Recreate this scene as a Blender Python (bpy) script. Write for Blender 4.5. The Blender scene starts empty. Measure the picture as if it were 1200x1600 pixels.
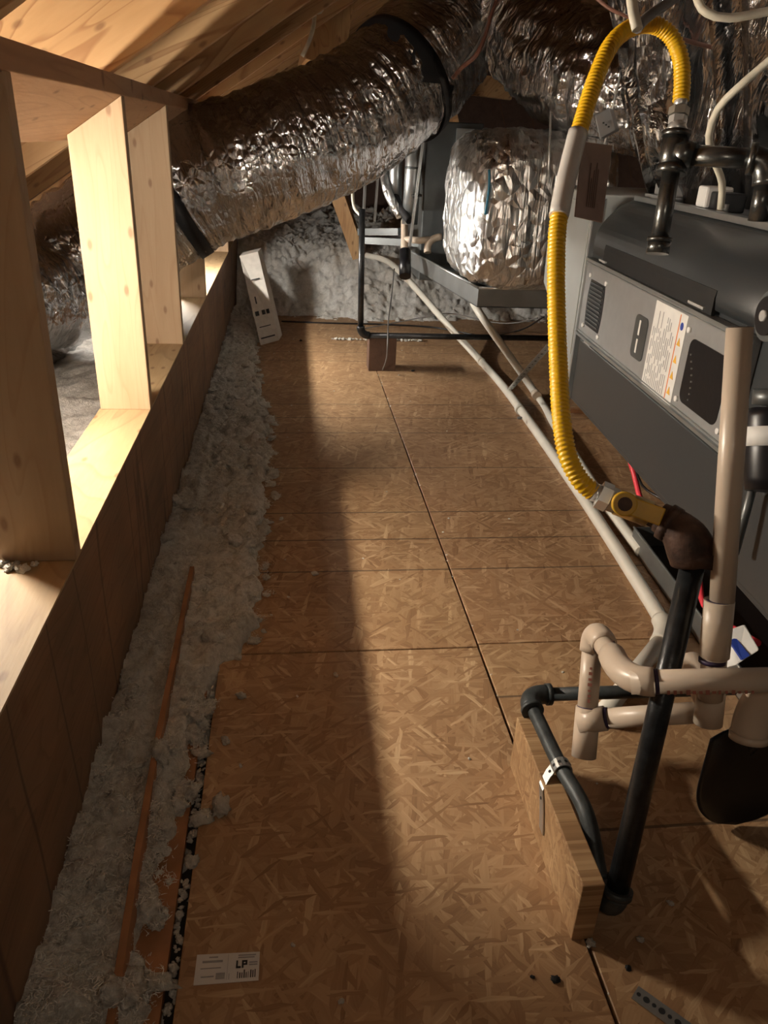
import bpy, bmesh, math, random
from mathutils import Vector, Matrix, noise, Euler

# ------------------------------------------------------------------ camera
F_PX, PITCH, YAW, ROLL, CAM_H = 1208.1, math.radians(25.94), math.radians(7.53), math.radians(2.70), 1.206
fwd = Vector((math.sin(YAW)*math.cos(PITCH), math.cos(YAW)*math.cos(PITCH), -math.sin(PITCH)))
rt0 = Vector((math.cos(YAW), -math.sin(YAW), 0)); up0 = rt0.cross(fwd)
RT = math.cos(ROLL)*rt0 + math.sin(ROLL)*up0
UP = -math.sin(ROLL)*rt0 + math.cos(ROLL)*up0
CAM = Vector((0, 0, CAM_H))
scene = bpy.context.scene
COL = scene.collection
cd = bpy.data.cameras.new('camera'); cam = bpy.data.objects.new('camera', cd); COL.objects.link(cam)
cd.sensor_fit = 'VERTICAL'; cd.sensor_height = 36.0; cd.lens = F_PX/1600*36.0; cd.clip_start = .02
mw = Matrix((RT, UP, -fwd)).transposed().to_4x4(); mw.translation = CAM
cam.matrix_world = mw
scene.camera = cam
# ------------------------------------------------------------------ world, exposure
w = bpy.data.worlds.new('attic_gloom'); scene.world = w; w.use_nodes = True
w.node_tree.nodes['Background'].inputs[0].default_value = (1.0, .86, .70, 1)
w.node_tree.nodes['Background'].inputs[1].default_value = .028
vs = scene.view_settings
vs.view_transform = 'Standard'; vs.look = 'None'; vs.exposure = 0.40; vs.gamma = 1.0; vs.use_curve_mapping = False
# strip lamps in the eave (emission strength, end points)
TUBES = [(1130.0, (-.93, 1.58, .90), (-.93, 1.83, .90), (1.0,.89,.74)), (700.0, (-.74, 4.10, .785), (-.74, 4.52, .785), (1.0,.94,.85))]
FILL_POS = (.10, -.28, 1.50); FILL_W = 4.8

# ------------------------------------------------------------------ helpers
def ray(x, y): return (x-600)/F_PX*RT - (y-800)/F_PX*UP + fwd
def D(x, y, zc): return CAM + zc*ray(x, y)
def _ax(x, y, i, v):
    d = ray(x, y); return CAM + ((v-CAM[i])/d[i])*d
def Xp(x, y, v): return _ax(x, y, 0, v)
def Yp(x, y, v): return _ax(x, y, 1, v)
def Zp(x, y, v=0.0): return _ax(x, y, 2, v)
V = Vector
OFF = {}
rnd = random.Random(7)

def tag(o, label=None, cat=None, group=None, kind=None):
    if label: o['label'] = label
    if cat: o['category'] = cat
    if group: o['group'] = group
    if kind: o['kind'] = kind
    return o
def thing(name, label, cat, loc, group=None, kind=None):
    o = bpy.data.objects.new(name, None); COL.objects.link(o); o.location = loc; o.empty_display_size = .05
    OFF[o.name] = V(loc)
    return tag(o, label, cat, group, kind)

class MB:
    def __init__(s): s.v = []; s.f = []; s.sm = []; s.uv = None
    def add(s, vs_, fs, smooth=False):
        b = len(s.v); s.v += [V(q) for q in vs_]
        for f in fs: s.f.append([b+i for i in f]); s.sm.append(smooth)
        return s
    def box(s, c, size, rot=None):
        c = V(c); h = [a/2 for a in size]
        R = rot if rot is not None else Matrix.Identity(3)
        vs_ = [c + R @ V((sx*h[0], sy*h[1], sz*h[2])) for sx in (-1, 1) for sy in (-1, 1) for sz in (-1, 1)]
        return s.add(vs_, [(0,1,3,2),(4,6,7,5),(0,4,5,1),(2,3,7,6),(0,2,6,4),(1,5,7,3)])
    def hexa(s, a, b):      # two quads a (4 pts) and b (4 pts), same winding
        return s.add(list(a)+list(b), [(3,2,1,0),(4,5,6,7),(0,1,5,4),(1,2,6,5),(2,3,7,6),(3,0,4,7)])
    def prism(s, poly, vec, smooth=False):
        n = len(poly); vec = V(vec)
        a = [V(q) for q in poly]; b = [q+vec for q in a]
        fs = [list(range(n))[::-1], list(range(n, 2*n))]
        s.add(a+b, fs, False)
        base = len(s.v)-2*n
        for i in range(n):
            j = (i+1) % n
            s.f.append([base+i, base+j, base+n+j, base+n+i]); s.sm.append(smooth)
        return s
    def tube(s, path, r, n=20, caps=True, rfun=None, smooth=True):
        path = [V(q) for q in path]; m = len(path)
        fr = frames(path); rings = []
        for i, (p, (t, a, b)) in enumerate(zip(path, fr)):
            rr = rfun(i) if rfun else (r[i] if isinstance(r, (list, tuple)) else r)
            rings.append([p + rr*(math.cos(2*math.pi*k/n)*a + math.sin(2*math.pi*k/n)*b) for k in range(n)])
        vs_ = [q for g in rings for q in g]; fs = []
        for i in range(m-1):
            for k in range(n):
                k2 = (k+1) % n
                fs.append((i*n+k, i*n+k2, (i+1)*n+k2, (i+1)*n+k))
        s.add(vs_, fs, smooth)
        if caps:
            base = len(s.v)-len(vs_)
            s.f.append([base+k for k in range(n)][::-1]); s.sm.append(False)
            s.f.append([base+(m-1)*n+k for k in range(n)]); s.sm.append(False)
        return s
    def ring(s, p, d, r, wdt, n=24, thick=None):     # sleeve around p along direction d
        p = V(p); d = V(d).normalized()
        if thick is None: return s.tube([p-d*wdt/2, p+d*wdt/2], r, n)
        a = [p-d*wdt/2, p-d*wdt/2, p+d*wdt/2, p+d*wdt/2]
        rr = [r-thick, r, r, r-thick]
        return s.tube(a, rr, n, caps=False)
    def build(s, name, mat, parent=None, loc=None, bevel=0, kind=None, uv=None, segs=2):
        off = OFF.get(parent.name, V((0,0,0))) if parent is not None else (V(loc) if loc is not None else V((0,0,0)))
        me = bpy.data.meshes.new(name)
        me.from_pydata([tuple(q-off) for q in s.v], [], s.f)
        me.polygons.foreach_set('use_smooth', s.sm)
        if uv:
            L = me.uv_layers.new(name='UVMap')
            flat = []
            for lp in me.loops: flat += uv[lp.vertex_index]
            L.data.foreach_set('uv', flat)
        me.update()
        bm = bmesh.new(); bm.from_mesh(me); bmesh.ops.recalc_face_normals(bm, faces=bm.faces); bm.to_mesh(me); bm.free()
        me.materials.append(mat)
        o = bpy.data.objects.new(name, me); COL.objects.link(o)
        if parent is not None: o.parent = parent; OFF[o.name] = off
        else: o.location = off; OFF[o.name] = off
        if bevel:
            md = o.modifiers.new('bevel', 'BEVEL'); md.width = bevel; md.segments = segs; md.limit_method = 'ANGLE'; md.angle_limit = math.radians(40)
        if kind: o['kind'] = kind
        return o
def frames(path):
    m = len(path); T = []
    for i in range(m):
        t = path[min(i+1, m-1)]-path[max(i-1, 0)]
        T.append(t.normalized() if t.length > 1e-9 else (T[-1] if T else V((0,0,1))))
    a = T[0].cross(V((0,0,1)))
    if a.length < .05: a = T[0].cross(V((0,1,0)))
    a.normalize(); out = []
    for i in range(m):
        t = T[i]
        a = a - t*a.dot(t); a.normalize()
        out.append((t, a.copy(), t.cross(a)))
    return out
def spline(pts, step=.02):
    pts = [V(p) for p in pts]; P = [2*pts[0]-pts[1]]+pts+[2*pts[-1]-pts[-2]]; out = []
    for i in range(1, len(P)-2):
        p0, p1, p2, p3 = P[i-1:i+3]; n = max(2, int((p2-p1).length/step))
        for k in range(n):
            t = k/n
            out.append(.5*((2*p1)+(p2-p0)*t+(2*p0-5*p1+4*p2-p3)*t*t+(3*p1-p0-3*p2+p3)*t**3))
    out.append(pts[-1]); return out
def single(mb, name, mat, label, cat, loc, group=None, kind=None, **k):
    o = mb.build(name, mat, loc=loc, **k); tag(o, label, cat, group, kind); return o
def copy_tree(o, parent=None):
    c = o.copy(); COL.objects.link(c)
    if parent is not None: c.parent = parent
    for ch in list(o.children): copy_tree(ch, c)
    return c
def bez(p0, pc, p1, n=10):
    return [(1-t)**2*V(p0)+2*t*(1-t)*V(pc)+t*t*V(p1) for t in [i/n for i in range(n+1)]]
def rotz(a): return Matrix.Rotation(a, 3, 'Z')
def basis(x, y, z): return Matrix((V(x).normalized(), V(y).normalized(), V(z).normalized())).transposed()
def look(d, up=(0,0,1)):     # local z along d
    z = V(d).normalized(); x = V(up).cross(z)
    if x.length < .01: x = V((1,0,0))
    x.normalize(); return basis(x, z.cross(x), z)

# ------------------------------------------------------------------ materials
def nt(name):
    m = bpy.data.materials.new(name); m.use_nodes = True
    return m, m.node_tree, m.node_tree.nodes['Principled BSDF']
def lk(t, a, b): t.links.new(a, b)
def ramp(t, fac, stops, interp='LINEAR'):
    r = t.nodes.new('ShaderNodeValToRGB'); r.color_ramp.interpolation = interp
    el = r.color_ramp.elements
    while len(el) > 1: el.remove(el[-1])
    el[0].position = stops[0][0]; el[0].color = (*stops[0][1], 1)
    for p, c in stops[1:]:
        e = el.new(p); e.color = (*c, 1)
    lk(t, fac, r.inputs[0]); return r.outputs[0]
def coords(t, scale=(1,1,1), rot=(0,0,0), kind='Object', loc=(0,0,0)):
    tc = t.nodes.new('ShaderNodeTexCoord'); mp = t.nodes.new('ShaderNodeMapping')
    mp.inputs['Scale'].default_value = scale; mp.inputs['Rotation'].default_value = rot; mp.inputs['Location'].default_value = loc
    lk(t, tc.outputs[kind], mp.inputs[0]); return mp.outputs[0]
def tnoise(t, vec, scale=5, detail=3, rough=.5, dist=0):
    n = t.nodes.new('ShaderNodeTexNoise'); n.inputs['Scale'].default_value = scale; n.inputs['Detail'].default_value = detail
    n.inputs['Roughness'].default_value = rough; n.inputs['Distortion'].default_value = dist
    lk(t, vec, n.inputs['Vector']); return n.outputs['Fac']
def bump(t, b, h, strength=.3, dist=.01):
    n = t.nodes.new('ShaderNodeBump'); n.inputs['Strength'].default_value = strength; n.inputs['Distance'].default_value = dist
    lk(t, h, n.inputs['Height']); lk(t, n.outputs[0], b.inputs['Normal'])
def mixc(t, fac, a, b, mode='MIX'):
    n = t.nodes.new('ShaderNodeMix'); n.data_type = 'RGBA'; n.blend_type = mode
    if isinstance(fac, (int, float)): n.inputs[0].default_value = fac
    else: lk(t, fac, n.inputs[0])
    for i, q in ((6, a), (7, b)):
        if isinstance(q, tuple): n.inputs[i].default_value = (*q, 1)
        else: lk(t, q, n.inputs[i])
    return n.outputs[2]
def math_(t, op, a, b=None):
    n = t.nodes.new('ShaderNodeMath'); n.operation = op
    for i, q in ((0, a), (1, b)):
        if q is None: continue
        if isinstance(q, (int, float)): n.inputs[i].default_value = q
        else: lk(t, q, n.inputs[i])
    return n.outputs[0]
def plain(name, col, rough=.5, metal=0, var=.12, nscale=30, bmp=.0, bscale=80, spec=.5, coat=0):
    m, t, b = nt(name)
    vec = coords(t); f = tnoise(t, vec, nscale, 4)
    lo = tuple(c*(1-var) for c in col); hi = tuple(min(1, c*(1+var)) for c in col)
    lk(t, ramp(t, f, [(.3, lo), (.7, hi)]), b.inputs['Base Color'])
    b.inputs['Roughness'].default_value = rough; b.inputs['Metallic'].default_value = metal
    b.inputs['Specular IOR Level'].default_value = spec; b.inputs['Coat Weight'].default_value = coat
    if bmp: bump(t, b, tnoise(t, vec, bscale, 3), bmp, .004)
    return m
def wood(name, c_lo, c_hi, c_ring, axis='Z', rot=(0,0,0), scale=1.0, rough=.62, knots=True, ring=.5):
    m, t, b = nt(name)
    st = {'X': (.12, 1, 1), 'Y': (1, .12, 1), 'Z': (1, 1, .12)}[axis]
    vec0 = coords(t, (1,1,1), rot)
    mp = t.nodes.new('ShaderNodeMapping'); mp.inputs['Scale'].default_value = tuple(q*scale for q in st); lk(t, vec0, mp.inputs[0]); vec = mp.outputs[0]
    base = tnoise(t, vec, 14, 4, .55, .4)
    col = ramp(t, base, [(.3, c_lo), (.7, c_hi)])
    big = tnoise(t, vec, 5.0, 2, .5, .8)
    rings = math_(t, 'FRACT', math_(t, 'MULTIPLY', big, 17.0))
    rl = ramp(t, rings, [(0, (0,0,0)), (.75, (.15,.15,.15)), (.93, (1,1,1)), (1, (0,0,0))])
    col = mixc(t, math_(t, 'MULTIPLY', rl, ring), col, c_ring)
    fine = tnoise(t, vec, 160, 2)
    col = mixc(t, math_(t, 'MULTIPLY', fine, .25), col, c_ring)
    if knots:
        v = t.nodes.new('ShaderNodeTexVoronoi'); v.voronoi_dimensions = '2D'; v.inputs['Scale'].default_value = 1.0
        sx_ = t.nodes.new('ShaderNodeSeparateXYZ'); lk(t, vec0, sx_.inputs[0]); cx_ = t.nodes.new('ShaderNodeCombineXYZ')
        ia, ib = {'X': (2, 0), 'Y': (0, 1), 'Z': (0, 2)}[axis]
        lk(t, math_(t, 'MULTIPLY', math_(t, 'ADD', sx_.outputs[ia], math_(t, 'MULTIPLY', sx_.outputs[1 if axis != 'Y' else 2], .37)), 10.0), cx_.inputs[0]); lk(t, math_(t, 'MULTIPLY', sx_.outputs[ib], 4.5), cx_.inputs[1])
        lk(t, cx_.outputs[0], v.inputs['Vector'])
        kf = ramp(t, v.outputs['Distance'], [(.035, (1,1,1)), (.085, (0,0,0))])
        col = mixc(t, math_(t, 'MULTIPLY', kf, .65), col, (.16,.07,.03))
    lk(t, col, b.inputs['Base Color']); b.inputs['Roughness'].default_value = rough
    bump(t, b, fine, .12, .002)
    return m
def osb(name, tint=(1,1,1), lines=None, flip=False, seed=0.0, rough=.55, sc=1.0, vert=False):
    m, t, b = nt(name)
    tc = t.nodes.new('ShaderNodeTexCoord'); geo = tc.outputs['Object']
    src = geo
    if vert:    # strands on a standing face: use y,z
        sep = t.nodes.new('ShaderNodeSeparateXYZ'); lk(t, geo, sep.inputs[0]); cmb = t.nodes.new('ShaderNodeCombineXYZ')
        lk(t, sep.outputs[2], cmb.inputs[0]); lk(t, sep.outputs[1], cmb.inputs[1]); src = cmb.outputs[0]
    col = None; hgt = None
    T = tint
    pal = [(0, (.17*T[0], .088*T[1], .042*T[2])), (.22, (.31*T[0], .176*T[1], .086*T[2])), (.55, (.40*T[0], .243*T[1], .125*T[2])), (.82, (.47*T[0], .305*T[1], .165*T[2])), (1, (.62*T[0], .44*T[1], .26*T[2]))]
    dirs = [(3, 42, 8, 0), (-12, 48, 9, .42), (17, 50, 10, .5), (-27, 58, 12, .58), (36, 64, 13, .62), (-48, 70, 15, .70), (64, 78, 17, .74), (-78, 84, 18, .78), (11, 100, 13, .72), (-33, 150, 17, .84), (52, 170, 20, .86), (88, 180, 22, .88)]
    wob = t.nodes.new('ShaderNodeTexNoise'); wob.inputs['Scale'].default_value = 22; wob.inputs['Detail'].default_value = 2; lk(t, src, wob.inputs['Vector'])
    wv = t.nodes.new('ShaderNodeVectorMath'); wv.operation = 'MULTIPLY_ADD'; lk(t, wob.outputs['Color'], wv.inputs[0]); wv.inputs[1].default_value = (.010,.010,0); lk(t, src, wv.inputs[2])
    for i, (ang, across, along, thr) in enumerate(dirs):
        mp = t.nodes.new('ShaderNodeMapping'); mp.inputs['Rotation'].default_value = (0, 0, math.radians(ang+(90 if flip else 0)))
        mp.inputs['Location'].default_value = (i*3.7+seed, i*1.9+seed*2, 0)
        lk(t, wv.outputs[0], mp.inputs[0])
        m2 = t.nodes.new('ShaderNodeMapping'); m2.inputs['Scale'].default_value = (across*sc*.78, along*sc*.78, 0); lk(t, mp.outputs[0], m2.inputs[0])
        v = t.nodes.new('ShaderNodeTexVoronoi'); v.voronoi_dimensions = '2D'; v.inputs['Scale'].default_value = 1.0; v.inputs['Randomness'].default_value = 1.0
        lk(t, m2.outputs[0], v.inputs['Vector'])
        sp = t.nodes.new('ShaderNodeSeparateColor'); lk(t, v.outputs['Color'], sp.inputs[0])
        m3 = t.nodes.new('ShaderNodeMapping'); m3.inputs['Scale'].default_value = (230, 7, 0); lk(t, mp.outputs[0], m3.inputs[0])
        g = t.nodes.new('ShaderNodeTexNoise'); g.noise_dimensions = '2D'; g.inputs['Scale'].default_value = 1; g.inputs['Detail'].default_value = 2; lk(t, m3.outputs[0], g.inputs['Vector'])
        k_ = .62 if i < 8 else .75
        val = math_(t, 'ADD', math_(t, 'MULTIPLY', sp.outputs[1], k_), math_(t, 'MULTIPLY', g.outputs['Fac'], .42 if i < 8 else .36))
        c = ramp(t, val, pal)
        if col is None: col = c; hgt = sp.outputs[2]
        else:
            mk = math_(t, 'GREATER_THAN', sp.outputs[0], thr)
            col = mixc(t, mk, col, c)
            h2 = t.nodes.new('ShaderNodeMix'); lk(t, mk, h2.inputs[0]); lk(t, hgt, h2.inputs[2]); lk(t, sp.outputs[2], h2.inputs[3]); hgt = h2.outputs[0]
    # broad stains
    big = tnoise(t, geo, 2.2, 3, .6)
    col = mixc(t, .55, col, ramp(t, big, [(.3, (.72,.66,.62)), (.55, (1,1,1)), (.75, (1.0,.93,.9))]), 'MULTIPLY')
    if lines:
        sep2 = t.nodes.new('ShaderNodeSeparateXYZ'); lk(t, geo, sep2.inputs[0])
        for yl in lines:
            dd = math_(t, 'ABSOLUTE', math_(t, 'SUBTRACT', sep2.outputs[1], yl))
            near = math_(t, 'LESS_THAN', dd, .0035)
            col = mixc(t, math_(t, 'MULTIPLY', near, .72), col, (.05,.03,.02))
    lk(t, col, b.inputs['Base Color']); b.inputs['Roughness'].default_value = rough
    bump(t, b, hgt, .25, .0025)
    return m
def foil(name, col=(.78,.78,.78), rough=.17, su=26, sv=3.5, strength=1.0, kind='UV', dist=.02, crinkle=.5):
    m, t, b = nt(name)
    vec = coords(t, (su, sv, 1), (0,0,0), kind)
    n1 = tnoise(t, vec, 1, 5, .6, .8)
    vec2 = coords(t, (su*1.4, su*1.0, su*1.0), (0,0,.6), kind)
    v = t.nodes.new('ShaderNodeTexVoronoi'); v.feature = 'DISTANCE_TO_EDGE' ; v.inputs['Scale'].default_value = .8
    wv = tnoise(t, vec2, .7, 2); 
    lk(t, vec2, v.inputs['Vector'])
    h = math_(t, 'ADD', n1, math_(t, 'MULTIPLY', v.outputs['Distance'], crinkle))
    bump(t, b, h, strength, dist)
    b.inputs['Base Color'].default_value = (*col, 1); b.inputs['Metallic'].default_value = 1.0
    lk(t, ramp(t, n1, [(.3, (rough*.7,)*3), (.7, (rough*1.7,)*3)]), b.inputs['Roughness'])
    return m
def fluff(name, lo, hi, scale=45):
    m, t, b = nt(name)
    vec = coords(t); n1 = tnoise(t, vec, scale, 5, .65, .6); n2 = tnoise(t, vec, 6, 3)
    c = ramp(t, n1, [(.25, lo), (.6, hi)])
    c = mixc(t, .5, c, ramp(t, n2, [(.35, (.75,.70,.62)), (.65, (1,1,1))]), 'MULTIPLY')
    lk(t, c, b.inputs['Base Color']); b.inputs['Roughness'].default_value = .95; b.inputs['Specular IOR Level'].default_value = .15
    bump(t, b, tnoise(t, vec, scale*2.2, 5, .7, 1.0), .9, .012)
    return m

PINE = ((.62,.40,.20), (.74,.52,.29), (.42,.21,.08))
M = {}
M['stud'] = wood('pale_pine', (.385,.265,.155), (.46,.335,.21), (.29,.16,.075), 'Z', ring=.3)
sl = math.atan(.66)
M['rafter'] = wood('rafter_pine', (.46,.28,.125), (.58,.38,.19), (.28,.13,.05), 'X', (0, sl, 0), .9, ring=.75)
M['plate'] = wood('plate_pine', (.40,.22,.11), (.50,.30,.16), (.22,.10,.05), 'Y', ring=.3)
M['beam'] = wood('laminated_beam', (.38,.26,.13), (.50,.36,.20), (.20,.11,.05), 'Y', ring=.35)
M['beam_shaded'] = wood('beam_wood_shaded', (.20,.115,.06), (.30,.18,.10), (.09,.045,.022), 'Y', ring=.35)  # beam wood darkened to deepen the shade on its face
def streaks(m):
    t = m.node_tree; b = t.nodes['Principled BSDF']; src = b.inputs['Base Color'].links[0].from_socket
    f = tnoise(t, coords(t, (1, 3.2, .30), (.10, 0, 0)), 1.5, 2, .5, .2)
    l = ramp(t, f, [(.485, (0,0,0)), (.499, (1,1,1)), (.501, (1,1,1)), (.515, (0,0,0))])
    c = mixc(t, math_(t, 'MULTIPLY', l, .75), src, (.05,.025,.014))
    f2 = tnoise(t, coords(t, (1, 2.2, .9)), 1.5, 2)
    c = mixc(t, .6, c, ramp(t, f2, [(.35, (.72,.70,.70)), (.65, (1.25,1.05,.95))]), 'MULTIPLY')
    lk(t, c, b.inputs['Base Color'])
streaks(M['beam_shaded'])
M['brace'] = wood('brace_pine', (.52,.30,.13), (.64,.42,.21), (.34,.17,.07), 'Z', ring=.6)
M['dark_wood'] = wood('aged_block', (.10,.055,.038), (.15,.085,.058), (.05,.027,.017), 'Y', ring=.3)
M['sheath'] = osb('roof_sheathing', (.75,.66,.62))
Y0 = 1.641; IN = .0254
M['board_strip'] = plain('red_brown_board', (.36,.17,.075), .6, var=.25, nscale=14)
M['block'] = osb('pressed_block', (.95,.95,.9), vert=True, sc=1.6)
M['foil_duct'] = foil('duct_foil', (.56,.56,.565), .15, su=34, sv=4.0, strength=.85, dist=.02)
M['foil_soft'] = foil('wrap_foil', (.76,.76,.75), .32, su=17, sv=7, strength=.7, kind='Object', dist=.03, crinkle=1.0)
M['foil_crush'] = foil('crushed_foil', (.42,.42,.43), .12, su=9, sv=7, strength=.6, kind='Object', dist=.03, crinkle=.7)
M['strap'] = plain('black_webbing', (.012,.012,.014), .7, bmp=.4, bscale=300)
M['fluff'] = fluff('loose_insulation', (.52,.49,.43), (.88,.86,.80))
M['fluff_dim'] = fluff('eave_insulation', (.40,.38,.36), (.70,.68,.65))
M['fluff_far'] = fluff('blown_insulation', (.66,.65,.61), (.93,.92,.89), 60)
M['fibre'] = plain('pale_fibre', (.80,.77,.70), .9, var=.1, spec=.1)
M['body'] = plain('furnace_charcoal', (.036,.040,.043), .36, .0, var=.10, nscale=400, bmp=.10, bscale=900, spec=.6)
M['panel_grey'] = plain('panel_grey', (.33,.335,.335), .42, .35, var=.05)
M['galv'] = plain('galvanised_steel', (.46,.48,.48), .35, .85, var=.12, nscale=9, bmp=.03)
M['galv_dark'] = plain('dull_sheet_steel', (.15,.16,.16), .45, .7, var=.15, nscale=8)
M['cab'] = plain('coil_cabinet_grey', (.42,.44,.43), .42, .25, var=.06, nscale=6)
M['black'] = plain('black_plastic', (.008,.008,.010), .35, bmp=.05)
M['black_matte'] = plain('black_matte', (.012,.012,.012), .8)
M['iron'] = plain('black_iron', (.030,.032,.034), .30, .4, var=.4, nscale=40, bmp=.12, bscale=160)
M['iron_lit'] = plain('lit_black_iron', (.16,.165,.16), .27, .9, var=.3, nscale=40, bmp=.08, bscale=160)  # black iron lightened and glossed to carry the lamp's highlights
M['iron_dust'] = plain('dusty_iron', (.045,.052,.054), .5, .25, var=.4, nscale=30, bmp=.15, bscale=160)
M['rust'] = plain('rusty_iron', (.065,.032,.020), .6, .3, var=.5, nscale=35, bmp=.3, bscale=120)
M['steel'] = plain('bright_steel', (.74,.74,.72), .25, .55, var=.05)
M['nickel'] = plain('worn_nickel', (.42,.39,.33), .32, .6, var=.15)
M['brass'] = plain('brass', (.50,.36,.14), .32, .9, var=.2)
M['yellow'] = plain('yellow_coating', (.86,.50,.012), .38, var=.06, coat=.2)
M['yellow_lever'] = plain('yellow_lever', (.62,.36,.02), .45, var=.15)
M['pvc'] = plain('cream_pvc', (.62,.51,.40), .36, var=.06, nscale=12, coat=.1)
M['pvc_white'] = plain('white_pvc', (.78,.75,.66), .4, var=.06, nscale=12)
M['primer'] = plain('purple_primer', (.035,.020,.06), .5)
M['print_red'] = plain('faded_red_print', (.36,.13,.09), .6)
M['paper'] = plain('white_paper', (.72,.71,.68), .6, var=.05)
M['ink'] = plain('dark_ink', (.03,.03,.03), .6)
M['ink_grey'] = plain('grey_ink', (.34,.34,.34), .6)
M['orange'] = plain('orange_print', (.70,.20,.05), .6)
M['amber'] = plain('amber_print', (.75,.42,.04), .6)
M['blue_pale'] = plain('pale_blue_marker', (.08,.40,.66), .5)
M['blue'] = plain('blue_print', (.02,.05,.30), .5)
M['tag_shaded'] = plain('shaded_tag', (.30,.21,.18), .5, var=.1)  # label flag tinted brown for the shadow it hangs in
M['sleeve'] = plain('grey_sleeve', (.60,.58,.55), .4, var=.05)
M['carton'] = plain('white_carton', (.62,.58,.52), .65, var=.08)
M['white'] = plain('white_plastic', (.80,.80,.78), .35, var=.04)
M['cable_white'] = plain('cream_cable', (.70,.66,.54), .45)
M['cable_red'] = plain('pink_red_wire', (.85,.06,.09), .4)
M['cable_brown'] = plain('brown_wire', (.22,.10,.07), .5)
M['cable_grey'] = plain('grey_wire', (.16,.15,.14), .5)
M['void'] = plain('dark_brown', (.03,.022,.016), .95)
M['lamp_house'] = plain('white_enamel', (.7,.7,.68), .5)
def emit(name, col, s):
    m, t, b = nt(name); b.inputs['Base Color'].default_value = (*col, 1); b.inputs['Emission Color'].default_value = (*col, 1); b.inputs['Emission Strength'].default_value = s
    return m

# ================================================================== SETTING
# ---- floor: boards as pieces
floor = thing('floor', None, None, (0,0,0), kind='structure')
marks = lambda ya: [Y0+ya*IN+q*IN for q in (16,24,32,48,64,72,80)]
def floor_panel(x0, x1, y0, y1, z, mat):
    o = MB().box(((x0+x1)/2, (y0+y1)/2, z-.009), (x1-x0, y1-y0, .018)).build('floor_panel', mat, floor, bevel=.0015, segs=1); return o
la = [Y0-16*IN-8*IN*0, ]
mA = osb('osb_near', (1,1,1), [Y0-12*IN*9], seed=1.3)
mB = osb('osb_mid', (.98,.98,.97), marks(0), seed=4.1)
mC = osb('osb_far', (.95,.95,.95), marks(96), seed=7.7)
mD = osb('osb_right_near', (.97,.97,.96), [Y0-8*IN, Y0-24*IN, Y0-40*IN], seed=11.9)
mE = osb('osb_right_mid', (.93,.90,.90), marks(0), seed=15.2)
mF = osb('osb_right_far', (.93,.92,.92), marks(96), seed=19.6)
XL, XS = -.186, .486
YE = Y0+96*IN
floor_panel(XL, XS-.003, -.79, Y0-.002, 0, mA)
floor_panel(XL-.0, XS-.0025, Y0+.002, YE-.0015, .0008, mB)
floor_panel(XL-.02, XS-.002, YE+.0015, 5.95, 0, mC)
floor_panel(XS+.0035, 2.6, -.79, Y0+.012, .0, mD)
floor_panel(XS+.003, 2.6, Y0+.015, YE-.0015, .0006, mE)
floor_panel(XS+.002, 2.6, YE+.0015, 5.95, 0, mF)
MB().box((-.248, 2.0, -.009), (.084, 5.6, .018)).build('board_strip', M['board_strip'], floor)
MB().box((.6, 2.6, -.06), (4.4, 7.4, .06)).build('subfloor', M['void'], floor)  # very dark slab under the boards, seen through the gaps

# ---- knee wall on the left
wall = thing('wall_left', None, None, (-.47, 0, 0), kind='structure')
b = MB().box((-.47, 3.15, .215), (.14, 6.3, .51)); b.build('beam', M['beam_shaded'], wall, bevel=.003)
MB().box((-.4702, 3.15, .4715), (.1405, 6.3, .005)).build('beam_top_pale', M['beam'], wall)  # thin paler layer added so the beam's top reads as lit
STUDS = [.42, 1.30, 2.17, 2.93, 3.83, 5.4]
ztop = lambda x: 1.266+.66*(x+.398)
for y in STUDS:
    b = MB()
    a = [(-.536,y,.4742), (-.398,y,.4742), (-.398,y,ztop(-.398)), (-.536,y,ztop(-.536))]
    b.prism(a, (0,.038,0)); b.build('stud', M['stud'], wall, bevel=.002)
b = MB(); a = [(-.56,.1,ztop(-.56)+.001), (-.398,.1,ztop(-.398)+.001), (-.398,.1,ztop(-.398)+.043), (-.56,.1,ztop(-.56)+.043)]
b.prism(a, (0,6.2,0)); b.build('top_plate', M['plate'], wall, bevel=.002)

# ---- roof
ceil = thing('ceiling', None, None, (0, 0, 1.3), kind='structure')
zr = lambda x: 1.314+.66*(x+.4)
XR = 1.35
for k in range(-3, 10):
    y = 2.10+.6096*k-(.245 if k == -1 else 0)
    a = [(-1.75,y,zr(-1.75)), (XR,y,zr(XR)), (XR,y,zr(XR)+.28), (-1.75,y,zr(-1.75)+.28)]
    MB().prism(a, (0,.038,0)).build('rafter', M['rafter'], ceil, bevel=.002)
    a = [(XR+.02,y,zr(XR)), (4.3,y,zr(XR)-.66*2.95), (4.3,y,zr(XR)-.66*2.95+.28), (XR+.02,y,zr(XR)+.28)]
    MB().prism(a, (0,.038,0)).build('rafter', M['rafter'], ceil)
a = [(-1.75,-.6,zr(-1.75)+.281), (XR+.01,-.6,zr(XR)+.281), (XR+.01,-.6,zr(XR)+.295), (-1.75,-.6,zr(-1.75)+.295)]
MB().prism(a, (0,8.8,0)).build('sheathing', M['sheath'], ceil)
a = [(4.3,-.6,zr(XR)-.66*2.95+.281), (XR+.01,-.6,zr(XR)+.281), (XR+.01,-.6,zr(XR)+.295), (4.3,-.6,zr(XR)-.66*2.95+.295)]
MB().prism(a, (0,8.8,0)).build('sheathing', M['sheath'], ceil)
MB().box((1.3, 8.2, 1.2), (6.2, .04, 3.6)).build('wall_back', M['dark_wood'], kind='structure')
MB().box((-1.62, 3.7, .12), (.04, 8.6, 1.0)).build('wall_eave', M['dark_wood'], kind='structure')

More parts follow.
